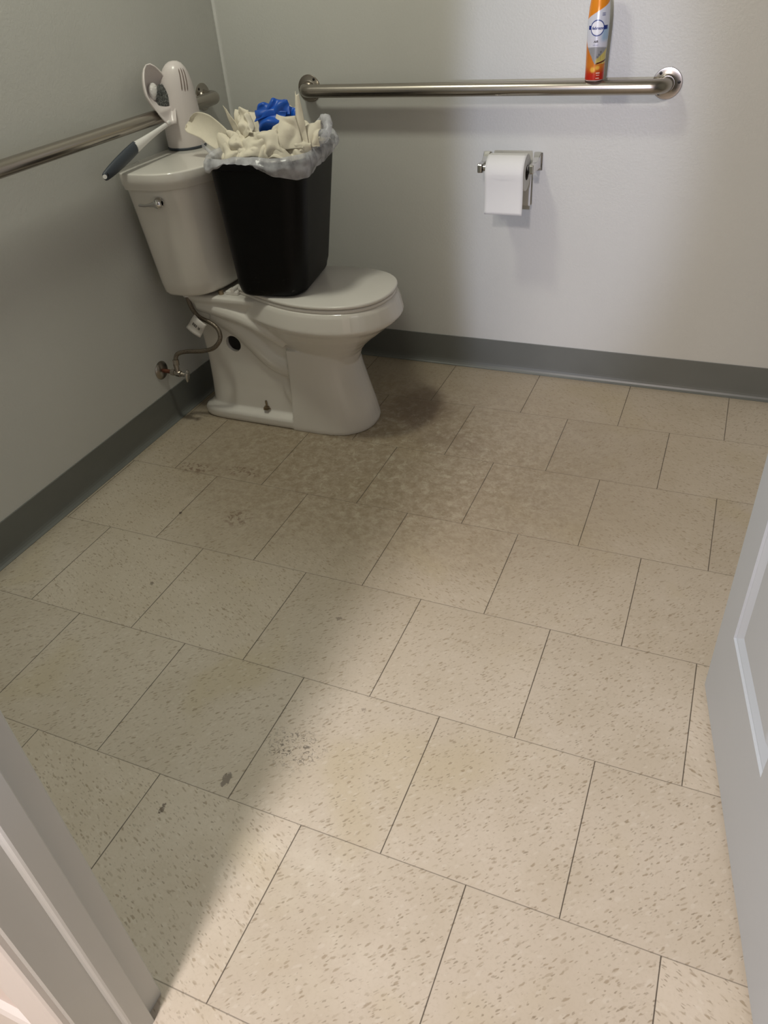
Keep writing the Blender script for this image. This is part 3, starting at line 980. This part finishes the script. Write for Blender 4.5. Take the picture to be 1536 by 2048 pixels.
# loose transparent corner flaring at the left
bm = bmesh.new()
rows = []
for i in range(13):
    s = i / 12
    a = Vector((-0.098, 1.03, 0.806)).lerp(Vector((-0.02, 0.955, 0.800)), s)
    b = a + Vector((-0.028, -0.006, 0.030)) * (math.sin(PI * min(1, s * 1.1)) ** 0.6) + Vector((-0.012, 0.0, 0.006)) * (1 - s)
    rr = []
    for j in range(9):
        t = j / 8
        p = a.lerp(b, t) + Vector((-0.010, -0.006, 0)) * math.sin(PI * t)
        p += noise.noise_vector(p * 60) * 0.003
        rr.append(p)
    rows.append(rr)
add_loft(bm, rows, False, False, closed=False)
bmobj('loose_corner', bm, M_film, liner, True, 80)
rehome(liner)

# ------------------------------------------------------------------ crumpled paper towels
def towel(corners, label, bulge=(0, 0, 0), amp=0.010, seed=0, n=30, freq=10.0, pinch=0.10, m=M_towel, name='paper_towel', cat='paper towel', group='crumpled paper towels in the bin'):
    p00, p10, p11, p01 = [Vector(c) for c in corners]
    B = Vector(bulge)
    ctr = (p00 + p10 + p11 + p01) / 4
    nrm = (p10 - p00).cross(p01 - p00)
    nrm = nrm.normalized() if nrm.length > 1e-8 else Vector((0, -1, 0))
    rnd = random.Random(seed)
    off = Vector((rnd.uniform(-9, 9), rnd.uniform(-9, 9), rnd.uniform(-9, 9)))
    creases = [(rnd.uniform(0, PI), rnd.uniform(0.2, 0.8), rnd.uniform(0.4, 1.0) * rnd.choice((-1, 1))) for _ in range(5)]
    bm = bmesh.new()
    rows = []
    for i in range(n + 1):
        v = i / n
        row = []
        for j in range(n + 1):
            u = j / n
            p = p00.lerp(p10, u).lerp(p01.lerp(p11, u), v)
            ra, mi = max(abs(2 * u - 1), abs(2 * v - 1)), min(abs(2 * u - 1), abs(2 * v - 1))
            p = ctr + (p - ctr) * (1.10 - pinch * ra ** 2 * (1 - mi ** 1.5))
            p += B * (4 * u * (1 - u)) * (0.35 + 0.65 * 4 * v * (1 - v))
            # sharp creases
            h = 0
            for a, d, k in creases:
                h += k * abs((u - 0.5) * math.cos(a) + (v - 0.5) * math.sin(a) - (d - 0.5)) * 1.2
            f = noise.noise_vector((p + off) * freq) * amp * 1.25
            rg = (1 - abs(noise.noise((p + off) * freq * 1.5)) * 2.6) * amp * 0.95
            p = p + nrm * (h * amp + rg) + f
            row.append(p - ctr)
        rows.append(row)
    add_loft(bm, rows, False, False, closed=False)
    o = bmobj(name, bm, m, None, True, 55)
    o.location = ctr
    s = o.modifiers.new('s', 'SOLIDIFY'); s.thickness = 0.0007
    return tag(o, label, cat, group)

T = towel
# pile under the visible peaks
T(((-0.06, 1.02, 0.800), (0.10, 0.93, 0.795), (0.20, 1.06, 0.800), (0.03, 1.16, 0.805)), 'flattened cream paper towel at the bottom of the heap, front of the bin', (0, 0, 0.012), 0.012, 1)
T(((-0.05, 1.10, 0.800), (0.14, 1.00, 0.805), (0.21, 1.15, 0.805), (0.03, 1.22, 0.800)), 'cream paper towel under the heap at the rear of the bin', (0, 0, 0.02), 0.014, 2)
# long flap hanging out on the left: a curled tongue of towel
bm = bmesh.new()
fa, fb = Vector((-0.150, 1.02, 0.884)), Vector((0.016, 0.985, 0.808))
fw = Vector((0.030, 0.010, 0.033)).normalized()
fn = Vector((0.55, -0.75, 0.35)).normalized()
rows = []
for i in range(31):
    q = i / 30
    c_ = fa.lerp(fb, q) + Vector((0, 0, 0.016)) * math.sin(PI * min(1, q * 1.15))
    hw = 0.036 * (math.sqrt(max(0.0, 1 - (1 - min(1, q / 0.22)) ** 2)) * 0.72 + 0.28) * (1 - 0.18 * q)
    row = []
    for jj in range(19):
        t_ = -1 + 2 * jj / 18
        cup = (t_ * t_) * 0.013 * (1 - 0.5 * q) - 0.010
        p_ = c_ + fw * hw * t_ + fn * cup
        p_ += noise.noise_vector(p_ * 22) * 0.0035
        row.append(p_)
    rows.append(row)
add_loft(bm, rows, False, False, closed=False)
ctr_ = Vector((-0.07, 1.0, 0.85))
for v in bm.verts: v.co -= ctr_
o = bmobj('paper_towel', bm, M_towel, None, True, 80)
o.location = ctr_
sd = o.modifiers.new('s', 'SOLIDIFY'); sd.thickness = 0.0008
tag(o, 'long cream paper towel flap hanging out over the left of the bin', 'paper towel', 'crumpled paper towels in the bin')
T(((-0.088, 1.03, 0.868), (-0.020, 0.985, 0.858), (0.046, 0.945, 0.822), (-0.020, 0.958, 0.802)), 'cream paper towel fold between the left flap and the front rim', (0, -0.006, 0.006), 0.006, 4)
# left peak with the thin pointed tip
T(((-0.045, 1.05, 0.912), (-0.012, 1.03, 0.893), (0.060, 0.985, 0.836), (0.004, 1.02, 0.838)), 'thin pointed cream paper towel tip rising left of the blue glove', (0.006, -0.008, 0.004), 0.003, 5, freq=12)
T(((-0.010, 1.045, 0.908), (0.060, 1.055, 0.898), (0.098, 1.00, 0.836), (0.008, 0.985, 0.828)), 'broad crumpled cream paper towel directly left of the blue glove', (0, -0.026, 0.0), 0.010, 6)
T(((0.018, 1.03, 0.905), (0.062, 1.01, 0.905), (0.100, 0.965, 0.855), (0.040, 0.975, 0.848)), 'rounded cream paper towel crumple touching the left side of the blue glove', (0, -0.018, 0.012), 0.009, 7, freq=24)
T(((-0.020, 1.00, 0.866), (0.052, 0.965, 0.856), (0.092, 0.925, 0.822), (0.008, 0.955, 0.812)), 'small folded cream paper towel at the front left of the heap', (0, -0.012, 0.012), 0.008, 8, freq=20)
T(((0.040, 0.965, 0.868), (0.128, 0.945, 0.866), (0.152, 0.915, 0.816), (0.060, 0.922, 0.812)), 'tan stained paper towel at the front centre of the heap', (0, -0.012, 0.008), 0.009, 9, freq=20)
T(((0.100, 0.955, 0.868), (0.160, 0.955, 0.872), (0.190, 0.925, 0.818), (0.120, 0.915, 0.812)), 'cream paper towel crumple at the front below the blue glove', (0, -0.014, 0.006), 0.008, 10, freq=22)
T(((0.158, 0.985, 0.905), (0.196, 1.00, 0.897), (0.226, 0.965, 0.835), (0.128, 0.945, 0.832)), 'tent-shaped cream paper towel in front and right of the blue glove', (0, -0.020, 0.0), 0.007, 11, freq=15)
T(((0.203, 1.01, 0.948), (0.209, 1.012, 0.944), (0.236, 0.985, 0.840), (0.186, 0.99, 0.838)), 'tall narrow cream paper towel spike right of the blue glove', (0.0, -0.012, 0.0), 0.003, 12, freq=14)
T(((0.196, 1.05, 0.882), (0.250, 1.04, 0.880), (0.258, 1.00, 0.838), (0.196, 0.985, 0.830)), 'cream paper towel crumple between the tall spike and the liner knot', (0, -0.018, 0.006), 0.009, 13, freq=20)
T(((0.198, 0.985, 0.850), (0.236, 1.0, 0.853), (0.246, 0.975, 0.822), (0.196, 0.955, 0.820)), 'small rolled cream paper towel near the right rim of the bin', (0, -0.012, 0.008), 0.007, 14, freq=26)
T(((0.118, 0.955, 0.850), (0.176, 0.935, 0.846), (0.206, 0.940, 0.812), (0.150, 0.912, 0.800)), 'cream paper towel pressed against the front right rim', (0, -0.006, 0.010), 0.006, 15, freq=22)
T(((0.180, 0.975, 0.845), (0.232, 0.985, 0.842), (0.240, 0.950, 0.800), (0.178, 0.930, 0.798)), 'cream paper towel tucked behind the liner at the front right corner', (0, -0.008, 0.008), 0.007, 21, freq=20)
T(((-0.020, 0.975, 0.842), (0.045, 0.950, 0.838), (0.060, 0.925, 0.800), (-0.030, 0.955, 0.796)), 'cream paper towel tucked behind the liner at the front left', (0, -0.008, 0.006), 0.007, 22, freq=18)
T(((0.030, 1.12, 0.880), (0.110, 1.15, 0.890), (0.190, 1.10, 0.850), (0.080, 1.06, 0.830)), 'cream paper towel hidden mostly behind the blue glove', (0, 0, 0.012), 0.012, 16, freq=18)

# crumpled blue glove
def glove():
    bm = bmesh.new()
    O = Vector((0.125, 1.0, 0.89))
    def sheet(c, bulge, folds, amp, n=34, seed=0):
        p00, p10, p11, p01 = [Vector(q) - O for q in c]
        nr = (p10 - p00).cross(p01 - p00).normalized()
        if nr.y > 0: nr = -nr
        rows = []
        for i in range(n + 1):
            v = i / n
            row = []
            for j in range(n + 1):
                u = j / n
                p = p00.lerp(p10, u).lerp(p01.lerp(p11, u), v)
                e = (4 * u * (1 - u)) * (0.3 + 0.7 * 4 * v * (1 - v))
                ph = folds[0] * u + folds[1] * v + 1.4 * noise.noise(Vector((u * 2.2, v * 2.2, seed)))
                wv = math.sin(ph)
                wv = math.copysign(abs(wv) ** 0.7, wv)
                p = p + nr * (bulge * e + amp * wv * (0.4 + 0.6 * e))
                p += noise.noise_vector(p * 40 + Vector((seed, 0, 0))) * 0.0025
                row.append(p)
            rows.append(row)
        add_loft(bm, rows, False, False, closed=False)
    sheet(((0.086, 0.992, 0.915), (0.182, 0.990, 0.912), (0.150, 0.958, 0.856), (0.112, 0.960, 0.858)), 0.016, (3.5, 11.0), 0.0065, seed=1.3)
    sheet(((0.088, 1.010, 0.926), (0.140, 1.000, 0.928), (0.176, 0.985, 0.900), (0.090, 0.975, 0.892)), 0.012, (5.0, 6.0), 0.0060, seed=4.1)
    sheet(((0.126, 1.010, 0.938), (0.178, 1.006, 0.936), (0.190, 0.990, 0.905), (0.120, 0.985, 0.905)), 0.010, (9.0, 4.0), 0.0055, seed=7.7)
    sheet(((0.170, 1.006, 0.925), (0.205, 1.010, 0.915), (0.206, 1.000, 0.888), (0.168, 0.990, 0.885)), 0.007, (7.0, 3.0), 0.0045, seed=9.2)
    o = bmobj('rubber_glove', bm, M_blue, None, True, 80)
    sd = o.modifiers.new('s', 'SOLIDIFY'); sd.thickness = 0.0018
    o.location = O
    tag(o, 'crumpled bright blue disposable glove on top of the paper towels', 'glove')
glove()

# ------------------------------------------------------------------ brush canister on the tank lid
can_x, can_y, can_z = -0.2555, 1.137, 0.7925
root = thing('brush_canister', (can_x, can_y, can_z), 'white domed plastic brush canister with vent slots standing on the tank lid', 'brush canister')
bm = bmesh.new()
def cring(z, r, sh=0.0, k=1.0):
    n = 48
    return [(sh * 0.8 + r * math.cos(i * 2 * PI / n) * k, -sh * 0.35 + r * math.sin(i * 2 * PI / n), z) for i in range(n)]
prof = [(0.004, 0.0545, 0), (0.006, 0.0550, 0), (0.03, 0.0550, 0), (0.07, 0.0545, 0.001), (0.11, 0.0525, 0.003), (0.145, 0.0495, 0.005), (0.170, 0.0450, 0.008), (0.190, 0.0390, 0.011), (0.205, 0.0315, 0.013), (0.216, 0.0220, 0.015), (0.2215, 0.0120, 0.016), (0.2230, 0.0020, 0.016)]
add_loft(bm, [cring(z, r, s) for z, r, s in prof])
body = bmobj('canister_body', bm, M_white, root, True, 60)
bm = bmesh.new(); add_lathe(bm, [(0, 0), (0.0555, 0), (0.0565, 0.002), (0.0565, 0.0055), (0.0550, 0.007), (0, 0.007)], n=48)
o = bmobj('canister_base', bm, M_slate, root, True); o['label'] = 'dark grey base ring'
def canister_pt(z, ang, d=0.0):
    for (z0, r0, s0), (z1, r1, s1) in zip(prof, prof[1:]):
        if z0 <= z <= z1:
            q = (z - z0) / (z1 - z0)
            r, s = r0 + (r1 - r0) * q + d, s0 + (s1 - s0) * q
            return Vector((s * 0.8 + r * math.cos(ang), -s * 0.35 + r * math.sin(ang), z))
for k, (a0, a1, z0, z1) in enumerate(((-30, -37, 0.205, 0.152), (-17, -27, 0.206, 0.149), (-4, -17, 0.204, 0.149))):
    pts = [canister_pt(z0 + (z1 - z0) * i / 10, math.radians(a0 + (a1 - a0) * i / 10), 0.0002) for i in range(11)]
    bm = bmesh.new(); add_tube(bm, pts, [0.0005] + [0.0016] * 9 + [0.0005], 8)
    bmobj('vent_slot', bm, M_slot, body, True)

# toilet brush in its shell, leaning behind the canister, grip hanging out over the tank edge
root = thing('toilet_brush', (-0.262, 1.06, 0.86), 'toilet brush in a white shell with dark grey grip pointing down left', 'toilet brush')
hp0, hp1, hp2 = Vector((-0.237, 1.052, 0.874)), Vector((-0.240, 0.892, 0.845)), Vector((-0.245, 0.742, 0.800))
hpts = spline([hp0, hp0.lerp(hp1, 0.5), hp1.lerp(hp2, 0.05)], 8)
L_ = len(hpts)
bm = bmesh.new(); add_tube(bm, hpts, [0.0062 + 0.0085 * (i / (L_ - 1)) ** 2.2 for i in range(L_)], 18, 0.8)
hd = bmobj('handle', bm, M_whiteb, root, True)
gp = spline([hp1.lerp(hp2, 0.02), hp1.lerp(hp2, 0.35), hp1.lerp(hp2, 0.75), hp2], 8)
L_ = len(gp)
rr = []
for i in range(L_):
    t = i / (L_ - 1)
    rr.append((0.0155 + 0.002 * math.sin(PI * t)) * (1 - 0.35 * t ** 2) * (1 if t < 0.93 else math.sqrt(max(0.05, 1 - ((t - 0.93) / 0.07) ** 2))))
bm = bmesh.new(); add_tube(bm, gp, rr, 20, 0.62)
gr = bmobj('grip', bm, M_slate, root, True); gr['label'] = 'dark grey rubber grip'
# hanging hole lined in pale plastic near the grip end
hc = hp1.lerp(hp2, 0.90)
ax = Vector((1.45, -1.9, 0.45)).normalized()
bm = bmesh.new(); add_lathe(bm, [(0, 0), (0.0055, 0), (0.0055, 0.0012), (0, 0.0012)], hc + ax * 0.0072, ax, 18)
h1 = bmobj('hanging_hole', bm, M_dark, gr, True)
bm = bmesh.new(); add_lathe(bm, [(0.003, 0), (0.0055, 0), (0.0055, 0.0016), (0.003, 0.0016)], hp1.lerp(hp2, 0.955) + ax * 0.0062, ax, 18)
h2 = bmobj('hole_lining', bm, M_whiteb, gr, True)
# open shell: half spoon opening towards the room
bm = bmesh.new()
rows = []
base = Vector((-0.238, 1.058, 0.868)); topv = Vector((-0.283, 1.064, 1.014))
axs = (topv - base)
side = Vector((0.10, 1.0, 0.05)).normalized()
fwd = Vector((0.92, -0.38, 0.05)).normalized()
K = 18
for i in range(K + 1):
    t = i / K
    c = base + axs * t
    wv = 0.046 * math.sin(PI * min(1.0, 0.08 + t * 0.90)) ** 0.60 if t < 0.999 else 0.006
    wv *= 0.62 + 0.45 * min(1, t * 1.8)
    row = []
    for j in range(15):
        a = -PI / 2 + PI * j / 14
        row.append(c + side * wv * math.sin(a) - fwd * (wv * 0.85) * math.cos(a) + fwd * 0.012)
    rows.append(row)
add_loft(bm, rows, False, False, closed=False)
for v in bm.verts:
    if v.co.x < XL + 0.006: v.co.x = XL + 0.006
    if v.co.z < 0.912 and v.co.x < -0.247: v.co.x = -0.247
sh = bmobj('shell', bm, M_white, root, True, 80)
s = sh.modifiers.new('s', 'SOLIDIFY'); s.thickness = 0.0035; s.offset = 1
bm = bmesh.new()
bmesh.ops.create_icosphere(bm, subdivisions=5, radius=1)
for v in bm.verts:
    d = v.co.copy(); k = 1 + 0.22 * noise.noise(d * 14)
    v.co = Vector((d.x * 0.020, d.y * 0.022, d.z * 0.034)) * k
bmesh.ops.translate(bm, verts=bm.verts, vec=(-0.268, 1.086, 0.928))
bmobj('bristle_head', bm, M_bristle, root, True)
bm = bmesh.new()
bmesh.ops.create_icosphere(bm, subdivisions=4, radius=1)
for v in bm.verts:
    d = v.co.copy(); k = 1 + 0.10 * noise.noise(d * 6)
    v.co = Vector((d.x * 0.012, d.y * 0.018, d.z * 0.022)) * k
bmesh.ops.translate(bm, verts=bm.verts, vec=(-0.282, 1.070, 0.948))
bmobj('brush_tip', bm, M_whiteb, root, True)
rehome(root)

# ------------------------------------------------------------------ toilet paper and its holder
ty, tz = YB - 0.073, 0.684
hold = thing('paper_holder', (0.64, YB, tz), 'chrome two-post toilet paper holder on the back wall below the grab bar', 'paper holder')
for xx in (0.562, 0.716):
    bm = bmesh.new()
    add_box(bm, xx - 0.012, xx + 0.014, YB - 0.004, YB, tz - 0.020, tz + 0.030)
    p = bmobj('post', bm, M_chrome, hold)
    bm2 = bmesh.new()
    bm2.from_mesh(p.data)
    V = []
    sx = -1 if xx < 0.6 else 1
    sec = [(0.0045, 0.011, 0.022, 0.010), (0.020, 0.009, 0.016, 0.004), (0.045, 0.0075, 0.012, 0.0), (0.062, 0.0075, 0.013, 0.0), (0.082, 0.0075, 0.013, 0.0), (0.086, 0.006, 0.010, 0.0)]
    rings = []
    for d, hw, hh, dz in sec:
        rings.append([(xx + a * hw, YB - d, tz + dz + b * hh) for a, b in ((-1, -1), (1, -1), (1, 1), (-1, 1))])
    add_loft(bm2, rings)
    bm2.to_mesh(p.data); bm2.free()
    bevel(p, 0.0018, 2)
    bm = bmesh.new()
    add_lathe(bm, [(0, 0), (0.0045, 0), (0.004, 0.002), (0, 0.0025)], (xx, YB - 0.004, tz + 0.022), (0, -1, 0), 12)
    bmobj('screw', bm, M_dark, p, True)
bm = bmesh.new()
add_tube(bm, [(0.566, ty, tz), (0.570, ty, tz), (0.571, ty, tz), (0.707, ty, tz), (0.708, ty, tz), (0.712, ty, tz)], [0.004, 0.004, 0.0095, 0.0095, 0.004, 0.004], 20)
bmobj('roller', bm, M_chrome, hold, True)
rehome(hold)

RX0, RX1 = 0.5900, 0.7020
RC = (ty, tz - 0.010)
roll = thing('toilet_paper', (0.646, RC[0], RC[1]), 'white toilet paper roll with loose sheet hanging from the chrome holder', 'toilet paper')
bm = bmesh.new()
R0, R1 = 0.0205, 0.0500
n = 56
rings = []
for x_, r_ in ((RX0, R0), (RX0, R1 - 0.002), (RX0 + 0.001, R1), (RX1 - 0.001, R1), (RX1, R1 - 0.002), (RX1, R0)):
    rings.append([(x_, RC[0] + r_ * math.cos(k * 2 * PI / n), RC[1] + r_ * math.sin(k * 2 * PI / n)) for k in range(n)])
add_loft(bm, rings, False, False)
bmobj('roll_body', bm, M_tissue, roll, True, 50)
bm = bmesh.new()
rings = [[(x_, RC[0] + r_ * math.cos(k * 2 * PI / 40), RC[1] + r_ * math.sin(k * 2 * PI / 40)) for k in range(40)] for x_, r_ in ((RX0 - 0.0005, 0.0205), (RX1 + 0.0005, 0.0205), (RX1 + 0.0005, 0.0195), (RX0 - 0.0005, 0.0195), (RX0 - 0.0005, 0.0205))]
add_loft(bm, rings, False, False)
o = bmobj('cardboard_core', bm, M_core, roll, True, 50)
# one sheet hangs down the front, the tail hangs down behind
bm = bmesh.new()
path = []
for k in range(0, 13):
    a = math.radians(100 + 78 * k / 12)
    path.append((RC[0] + (R1 + 0.0012) * math.cos(a), RC[1] + (R1 + 0.0012) * math.sin(a)))
yf = path[-1][0]
for k in range(1, 15):
    path.append((yf + 0.004 * math.sin(k / 14 * PI), RC[1] - 0.108 * k / 14))
rows = []
for (yy, zz) in path:
    rows.append([(RX0 - 0.001 + (RX1 - RX0 + 0.002) * j / 12, yy + 0.0015 * math.sin(j / 12 * PI) * (1 if zz < RC[1] else 0.2), zz) for j in range(13)])
add_loft(bm, rows, False, False, closed=False)
o = bmobj('hanging_sheet', bm, M_tissue, roll, True, 80)
sd = o.modifiers.new('s', 'SOLIDIFY'); sd.thickness = 0.0005
bm = bmesh.new()
rows = []
for k in range(17):
    t = k / 16
    zz = RC[1] + 0.012 - 0.118 * t
    yy = RC[0] + R1 - 0.001 - 0.004 * t
    rows.append([(RX0 + 0.001 + (RX1 - RX0 + 0.001) * j / 12, yy, zz) for j in range(13)])
add_loft(bm, rows, False, False, closed=False)
o = bmobj('under_sheet', bm, M_tissue, roll, True, 80)
sd = o.modifiers.new('s', 'SOLIDIFY'); sd.thickness = 0.0005
rehome(roll)

# ------------------------------------------------------------------ air freshener can standing on the long grab bar
ax_, ay_, az_ = 0.869, YB - 0.057, 0.8885 + 0.0183
spray = thing('spray_can', (ax_, ay_, az_), 'orange, white and blue air freshener spray can standing on the back grab bar', 'spray can')
CP = [(0.000, 0.0225), (0.002, 0.0240), (0.006, 0.0243), (0.03, 0.0245), (0.07, 0.0256), (0.11, 0.0270), (0.14, 0.0270), (0.165, 0.0255), (0.182, 0.0232), (0.195, 0.0205)]
def can_r(z):
    for (z0, r0), (z1, r1) in zip(CP, CP[1:]):
        if z0 <= z <= z1: return r0 + (r1 - r0) * (z - z0) / (z1 - z0)
    return CP[-1][1]
def can_material():
    m, nt, b = node_mat('spray_can_label')
    g = G(nt); N, L = nt.nodes, nt.links
    tc = N.new('ShaderNodeTexCoord'); sp = N.new('ShaderNodeSeparateXYZ'); L.new(tc.outputs['Object'], sp.inputs[0])
    x, y, z = sp.outputs
    ang = g.m('ARCTAN2', y, x)
    s = g.m('MULTIPLY', g.m('ADD', ang, 1.40), 0.0255)    # metres round the can from the label centre
    tc_n = g.noise(tc.outputs['Object'], 60, 4, 0.6, 0.5)
    base = g.mix(g.sm(z, 0.085, 0.12), (0.66, 0.66, 0.74, 1), (0.66, 0.68, 0.76, 1))
    # pale blue wash on the right of the logo
    blue = g.m('MULTIPLY', g.sm(s, 0.004, 0.016), g.m('MULTIPLY', g.sm(z, 0.085, 0.098), g.sm(z, 0.116, 0.128, 1.0, 0.0)))
    col = g.mix(g.m('MULTIPLY', blue, 0.85), base, (0.30, 0.47, 0.66, 1))
    # navy band
    nb = g.m('MULTIPLY', g.m('MULTIPLY', g.m('GREATER_THAN', z, 0.1165), g.m('LESS_THAN', z, 0.1255)), g.m('LESS_THAN', g.m('ABSOLUTE', g.m('SUBTRACT', s, 0.0)), 0.026))
    col = g.mix(nb, col, (0.010, 0.028, 0.20, 1))
    # grey hills
    vshape = g.m('ADD', 0.079, g.m('MULTIPLY', g.m('ABSOLUTE', g.m('SUBTRACT', s, -0.002)), -0.10))
    col = g.mix(g.sm(g.m('SUBTRACT', z, vshape), -0.002, 0.002, 1.0, 0.0), col, (0.30, 0.30, 0.31, 1))
    # yellow field on the right
    yt = g.m('ADD', 0.050, g.m('MULTIPLY', s, 0.75))
    yel = g.m('MULTIPLY', g.sm(g.m('SUBTRACT', z, yt), -0.002, 0.002, 1.0, 0.0), g.sm(s, -0.003, 0.003))
    col = g.mix(yel, col, (0.62, 0.50, 0.14, 1))
    # orange/red fire
    ft = g.m('ADD', 0.0405, g.m('MULTIPLY', g.m('MAXIMUM', g.m('SUBTRACT', -0.002, s), 0.0), 1.6))
    fire = g.sm(g.m('SUBTRACT', z, g.m('ADD', ft, g.m('MULTIPLY', g.m('SUBTRACT', tc_n, 0.5), 0.010))), -0.002, 0.001, 1.0, 0.0)
    fcol = g.mix(g.sm(g.m('ADD', z, g.m('MULTIPLY', tc_n, 0.02)), 0.022, 0.048), (0.50, 0.025, 0.012, 1), (0.62, 0.19, 0.02, 1))
    glow = g.m('MAXIMUM', g.spot(s, z, -0.006, 0.027, 0.009, 0.008), g.spot(s, z, 0.006, 0.031, 0.008, 0.006))
    fcol = g.mix(g.m('MULTIPLY', glow, 0.85), fcol, (0.85, 0.50, 0.08, 1))
    col = g.mix(fire, col, fcol)
    # dark ridge between field and fire
    rd = g.m('MULTIPLY', g.sm(g.m('ABSOLUTE', g.m('SUBTRACT', z, g.m('ADD', 0.040, g.m('MULTIPLY', s, 0.22)))), 0.0012, 0.0026, 1.0, 0.0), g.sm(s, -0.002, 0.004))
    col = g.mix(rd, col, (0.10, 0.015, 0.010, 1))
    # slanted orange top
    ot = g.m('ADD', 0.158, g.m('MULTIPLY', s, 0.55))
    col = g.mix(g.sm(g.m('SUBTRACT', z, ot), -0.0012, 0.0012), col, (0.78, 0.26, 0.015, 1))
    back = g.m('GREATER_THAN', g.m('ABSOLUTE', s), 0.040)
    col = g.mix(back, col, (0.60, 0.60, 0.64, 1))
    rim = g.m('LESS_THAN', z, 0.0028)
    col = g.mix(rim, col, (0.55, 0.40, 0.38, 1))
    L.new(col, b.inputs['Base Color'])
    b.inputs['Roughness'].default_value = 0.22
    b.inputs['Metallic'].default_value = 0.15
    return m
bm = bmesh.new(); add_lathe(bm, [(0, 0.0)] + [(r, z) for z, r in CP] + [(0, 0.195)], n=48)
cb = bmobj('can_body', bm, can_material(), spray, True, 60)
bm = bmesh.new(); add_lathe(bm, [(0, 0.195), (0.0195, 0.195), (0.020, 0.205), (0.018, 0.222), (0.013, 0.232), (0.008, 0.236), (0, 0.237)], n=32)
for v in bm.verts:
    if v.co.z > 0.215: v.co.y -= (v.co.z - 0.215) * 0.25
bmobj('spray_nozzle', bm, M_orange, spray, True)

def on_can(s, z, d=0.0003):
    a = s / 0.0255 - 1.40
    r = can_r(z) + d
    return Vector((r * math.cos(a), r * math.sin(a), z))
def can_decal(name, polys, m, parent, d=0.0004):
    bm = bmesh.new()
    for p in polys:
        bm.faces.new([bm.verts.new(on_can(s, z, d)) for s, z in p])
    return bmobj(name, bm, m, parent, False)
def disc(s0, z0, r, n=40): return [(s0 + r * math.cos(k * 2 * PI / n), z0 + r * math.sin(k * 2 * PI / n)) for k in range(n)]
def fan(s0, z0, r, n=40):
    d = disc(s0, z0, r, n)
    out = []
    R = 5
    for a in range(R):
        r0, r1 = r * a / R, r * (a + 1) / R
        for k in range(n):
            t0, t1 = k * 2 * PI / n, (k + 1) * 2 * PI / n
            q = [(s0 + r0 * math.cos(t0), z0 + r0 * math.sin(t0)), (s0 + r1 * math.cos(t0), z0 + r1 * math.sin(t0)), (s0 + r1 * math.cos(t1), z0 + r1 * math.sin(t1)), (s0 + r0 * math.cos(t1), z0 + r0 * math.sin(t1))]
            if a == 0: q = q[1:3] + [(s0, z0)]
            out.append(q)
    return out
LZ, LS = 0.1205, -0.002
can_decal('logo_disc', fan(LS, LZ, 0.0150), M_whitep, cb, 0.0005)
ringp = []
for k in range(48):
    t0, t1 = k * 2 * PI / 48, (k + 1) * 2 * PI / 48
    for_r = lambda r, t: (LS + r * math.cos(t), LZ + r * math.sin(t) * 1.08)
    w_ = 0.0017
    ringp.append([for_r(0.0150, t0), for_r(0.0150 + w_, t0), for_r(0.0150 + w_, t1), for_r(0.0150, t1)])
can_decal('logo_ring', ringp, M_navy, cb, 0.0007)
def can_text(txt, size, s0, z0, m, name, shear=0.0, bold=0.0):
    cu = bpy.data.curves.new('txt', 'FONT')
    cu.body = txt; cu.size = size; cu.align_x = 'CENTER'; cu.align_y = 'CENTER'; cu.shear = shear; cu.offset = bold; cu.resolution_u = 3
    t = bpy.data.objects.new('txt', cu); COL.objects.link(t)
    dg = bpy.context.evaluated_depsgraph_get()
    me = bpy.data.meshes.new_from_object(t.evaluated_get(dg))
    bpy.data.objects.remove(t)
    for v in me.vertices:
        v.co = on_can(s0 + v.co.x, z0 + v.co.y, 0.0010)
    me.name = name
    me.materials.clear()
    o = bpy.data.objects.new(name, me); COL.objects.link(o); me.materials.append(m); o.parent = cb
    return o
can_text('febreze', 0.0092, LS, LZ - 0.0005, M_navy, 'logo_lettering', 0.35, 0.0002)
can_text('AIR', 0.0068, -0.003, 0.0905, M_ink, 'air_lettering', 0.15, 0.0002)
# lines too small to read
def bars(rows, m, name):
    polys = []
    rnd = random.Random(4)
    for s0, s1, z0, h in rows:
        s = s0
        while s < s1:
            w_ = rnd.uniform(0.0008, 0.0019)
            polys.append([(s, z0), (min(s + w_, s1), z0), (min(s + w_, s1), z0 + h), (s, z0 + h)])
            s += w_ + 0.0005
    can_decal(name, polys, m, cb, 0.0007)
bars([(0.0075, 0.0155, 0.1505, 0.0026), (0.0075, 0.0155, 0.1465, 0.0026)], M_greyink, 'small_print')
bars([(-0.010, 0.004, 0.0825, 0.0010)], M_greyink, 'small_print')
bars([(0.0035, 0.0135, 0.0175, 0.0030), (0.0045, 0.0130, 0.0130, 0.0016), (0.0035, 0.0130, 0.0060, 0.0020)], M_palew, 'small_print')
# three palm silhouettes
pal = []
for s0, z0, h in ((0.0035, 0.044, 0.012), (0.0075, 0.046, 0.015), (0.0115, 0.047, 0.020)):
    pal.append([(s0 - 0.0003, z0), (s0 + 0.0003, z0), (s0 + 0.0003, z0 + h), (s0 - 0.0003, z0 + h)])
    for a in range(6):
        t = a * PI / 3 + 0.3
        c, sn = math.cos(t), math.sin(t)
        pal.append([(s0, z0 + h), (s0 + 0.0026 * c - 0.0006 * sn, z0 + h + 0.0026 * sn + 0.0006 * c), (s0 + 0.0026 * c + 0.0006 * sn, z0 + h + 0.0026 * sn - 0.0006 * c)])
can_decal('palm_print', pal, M_ink, cb, 0.0007)
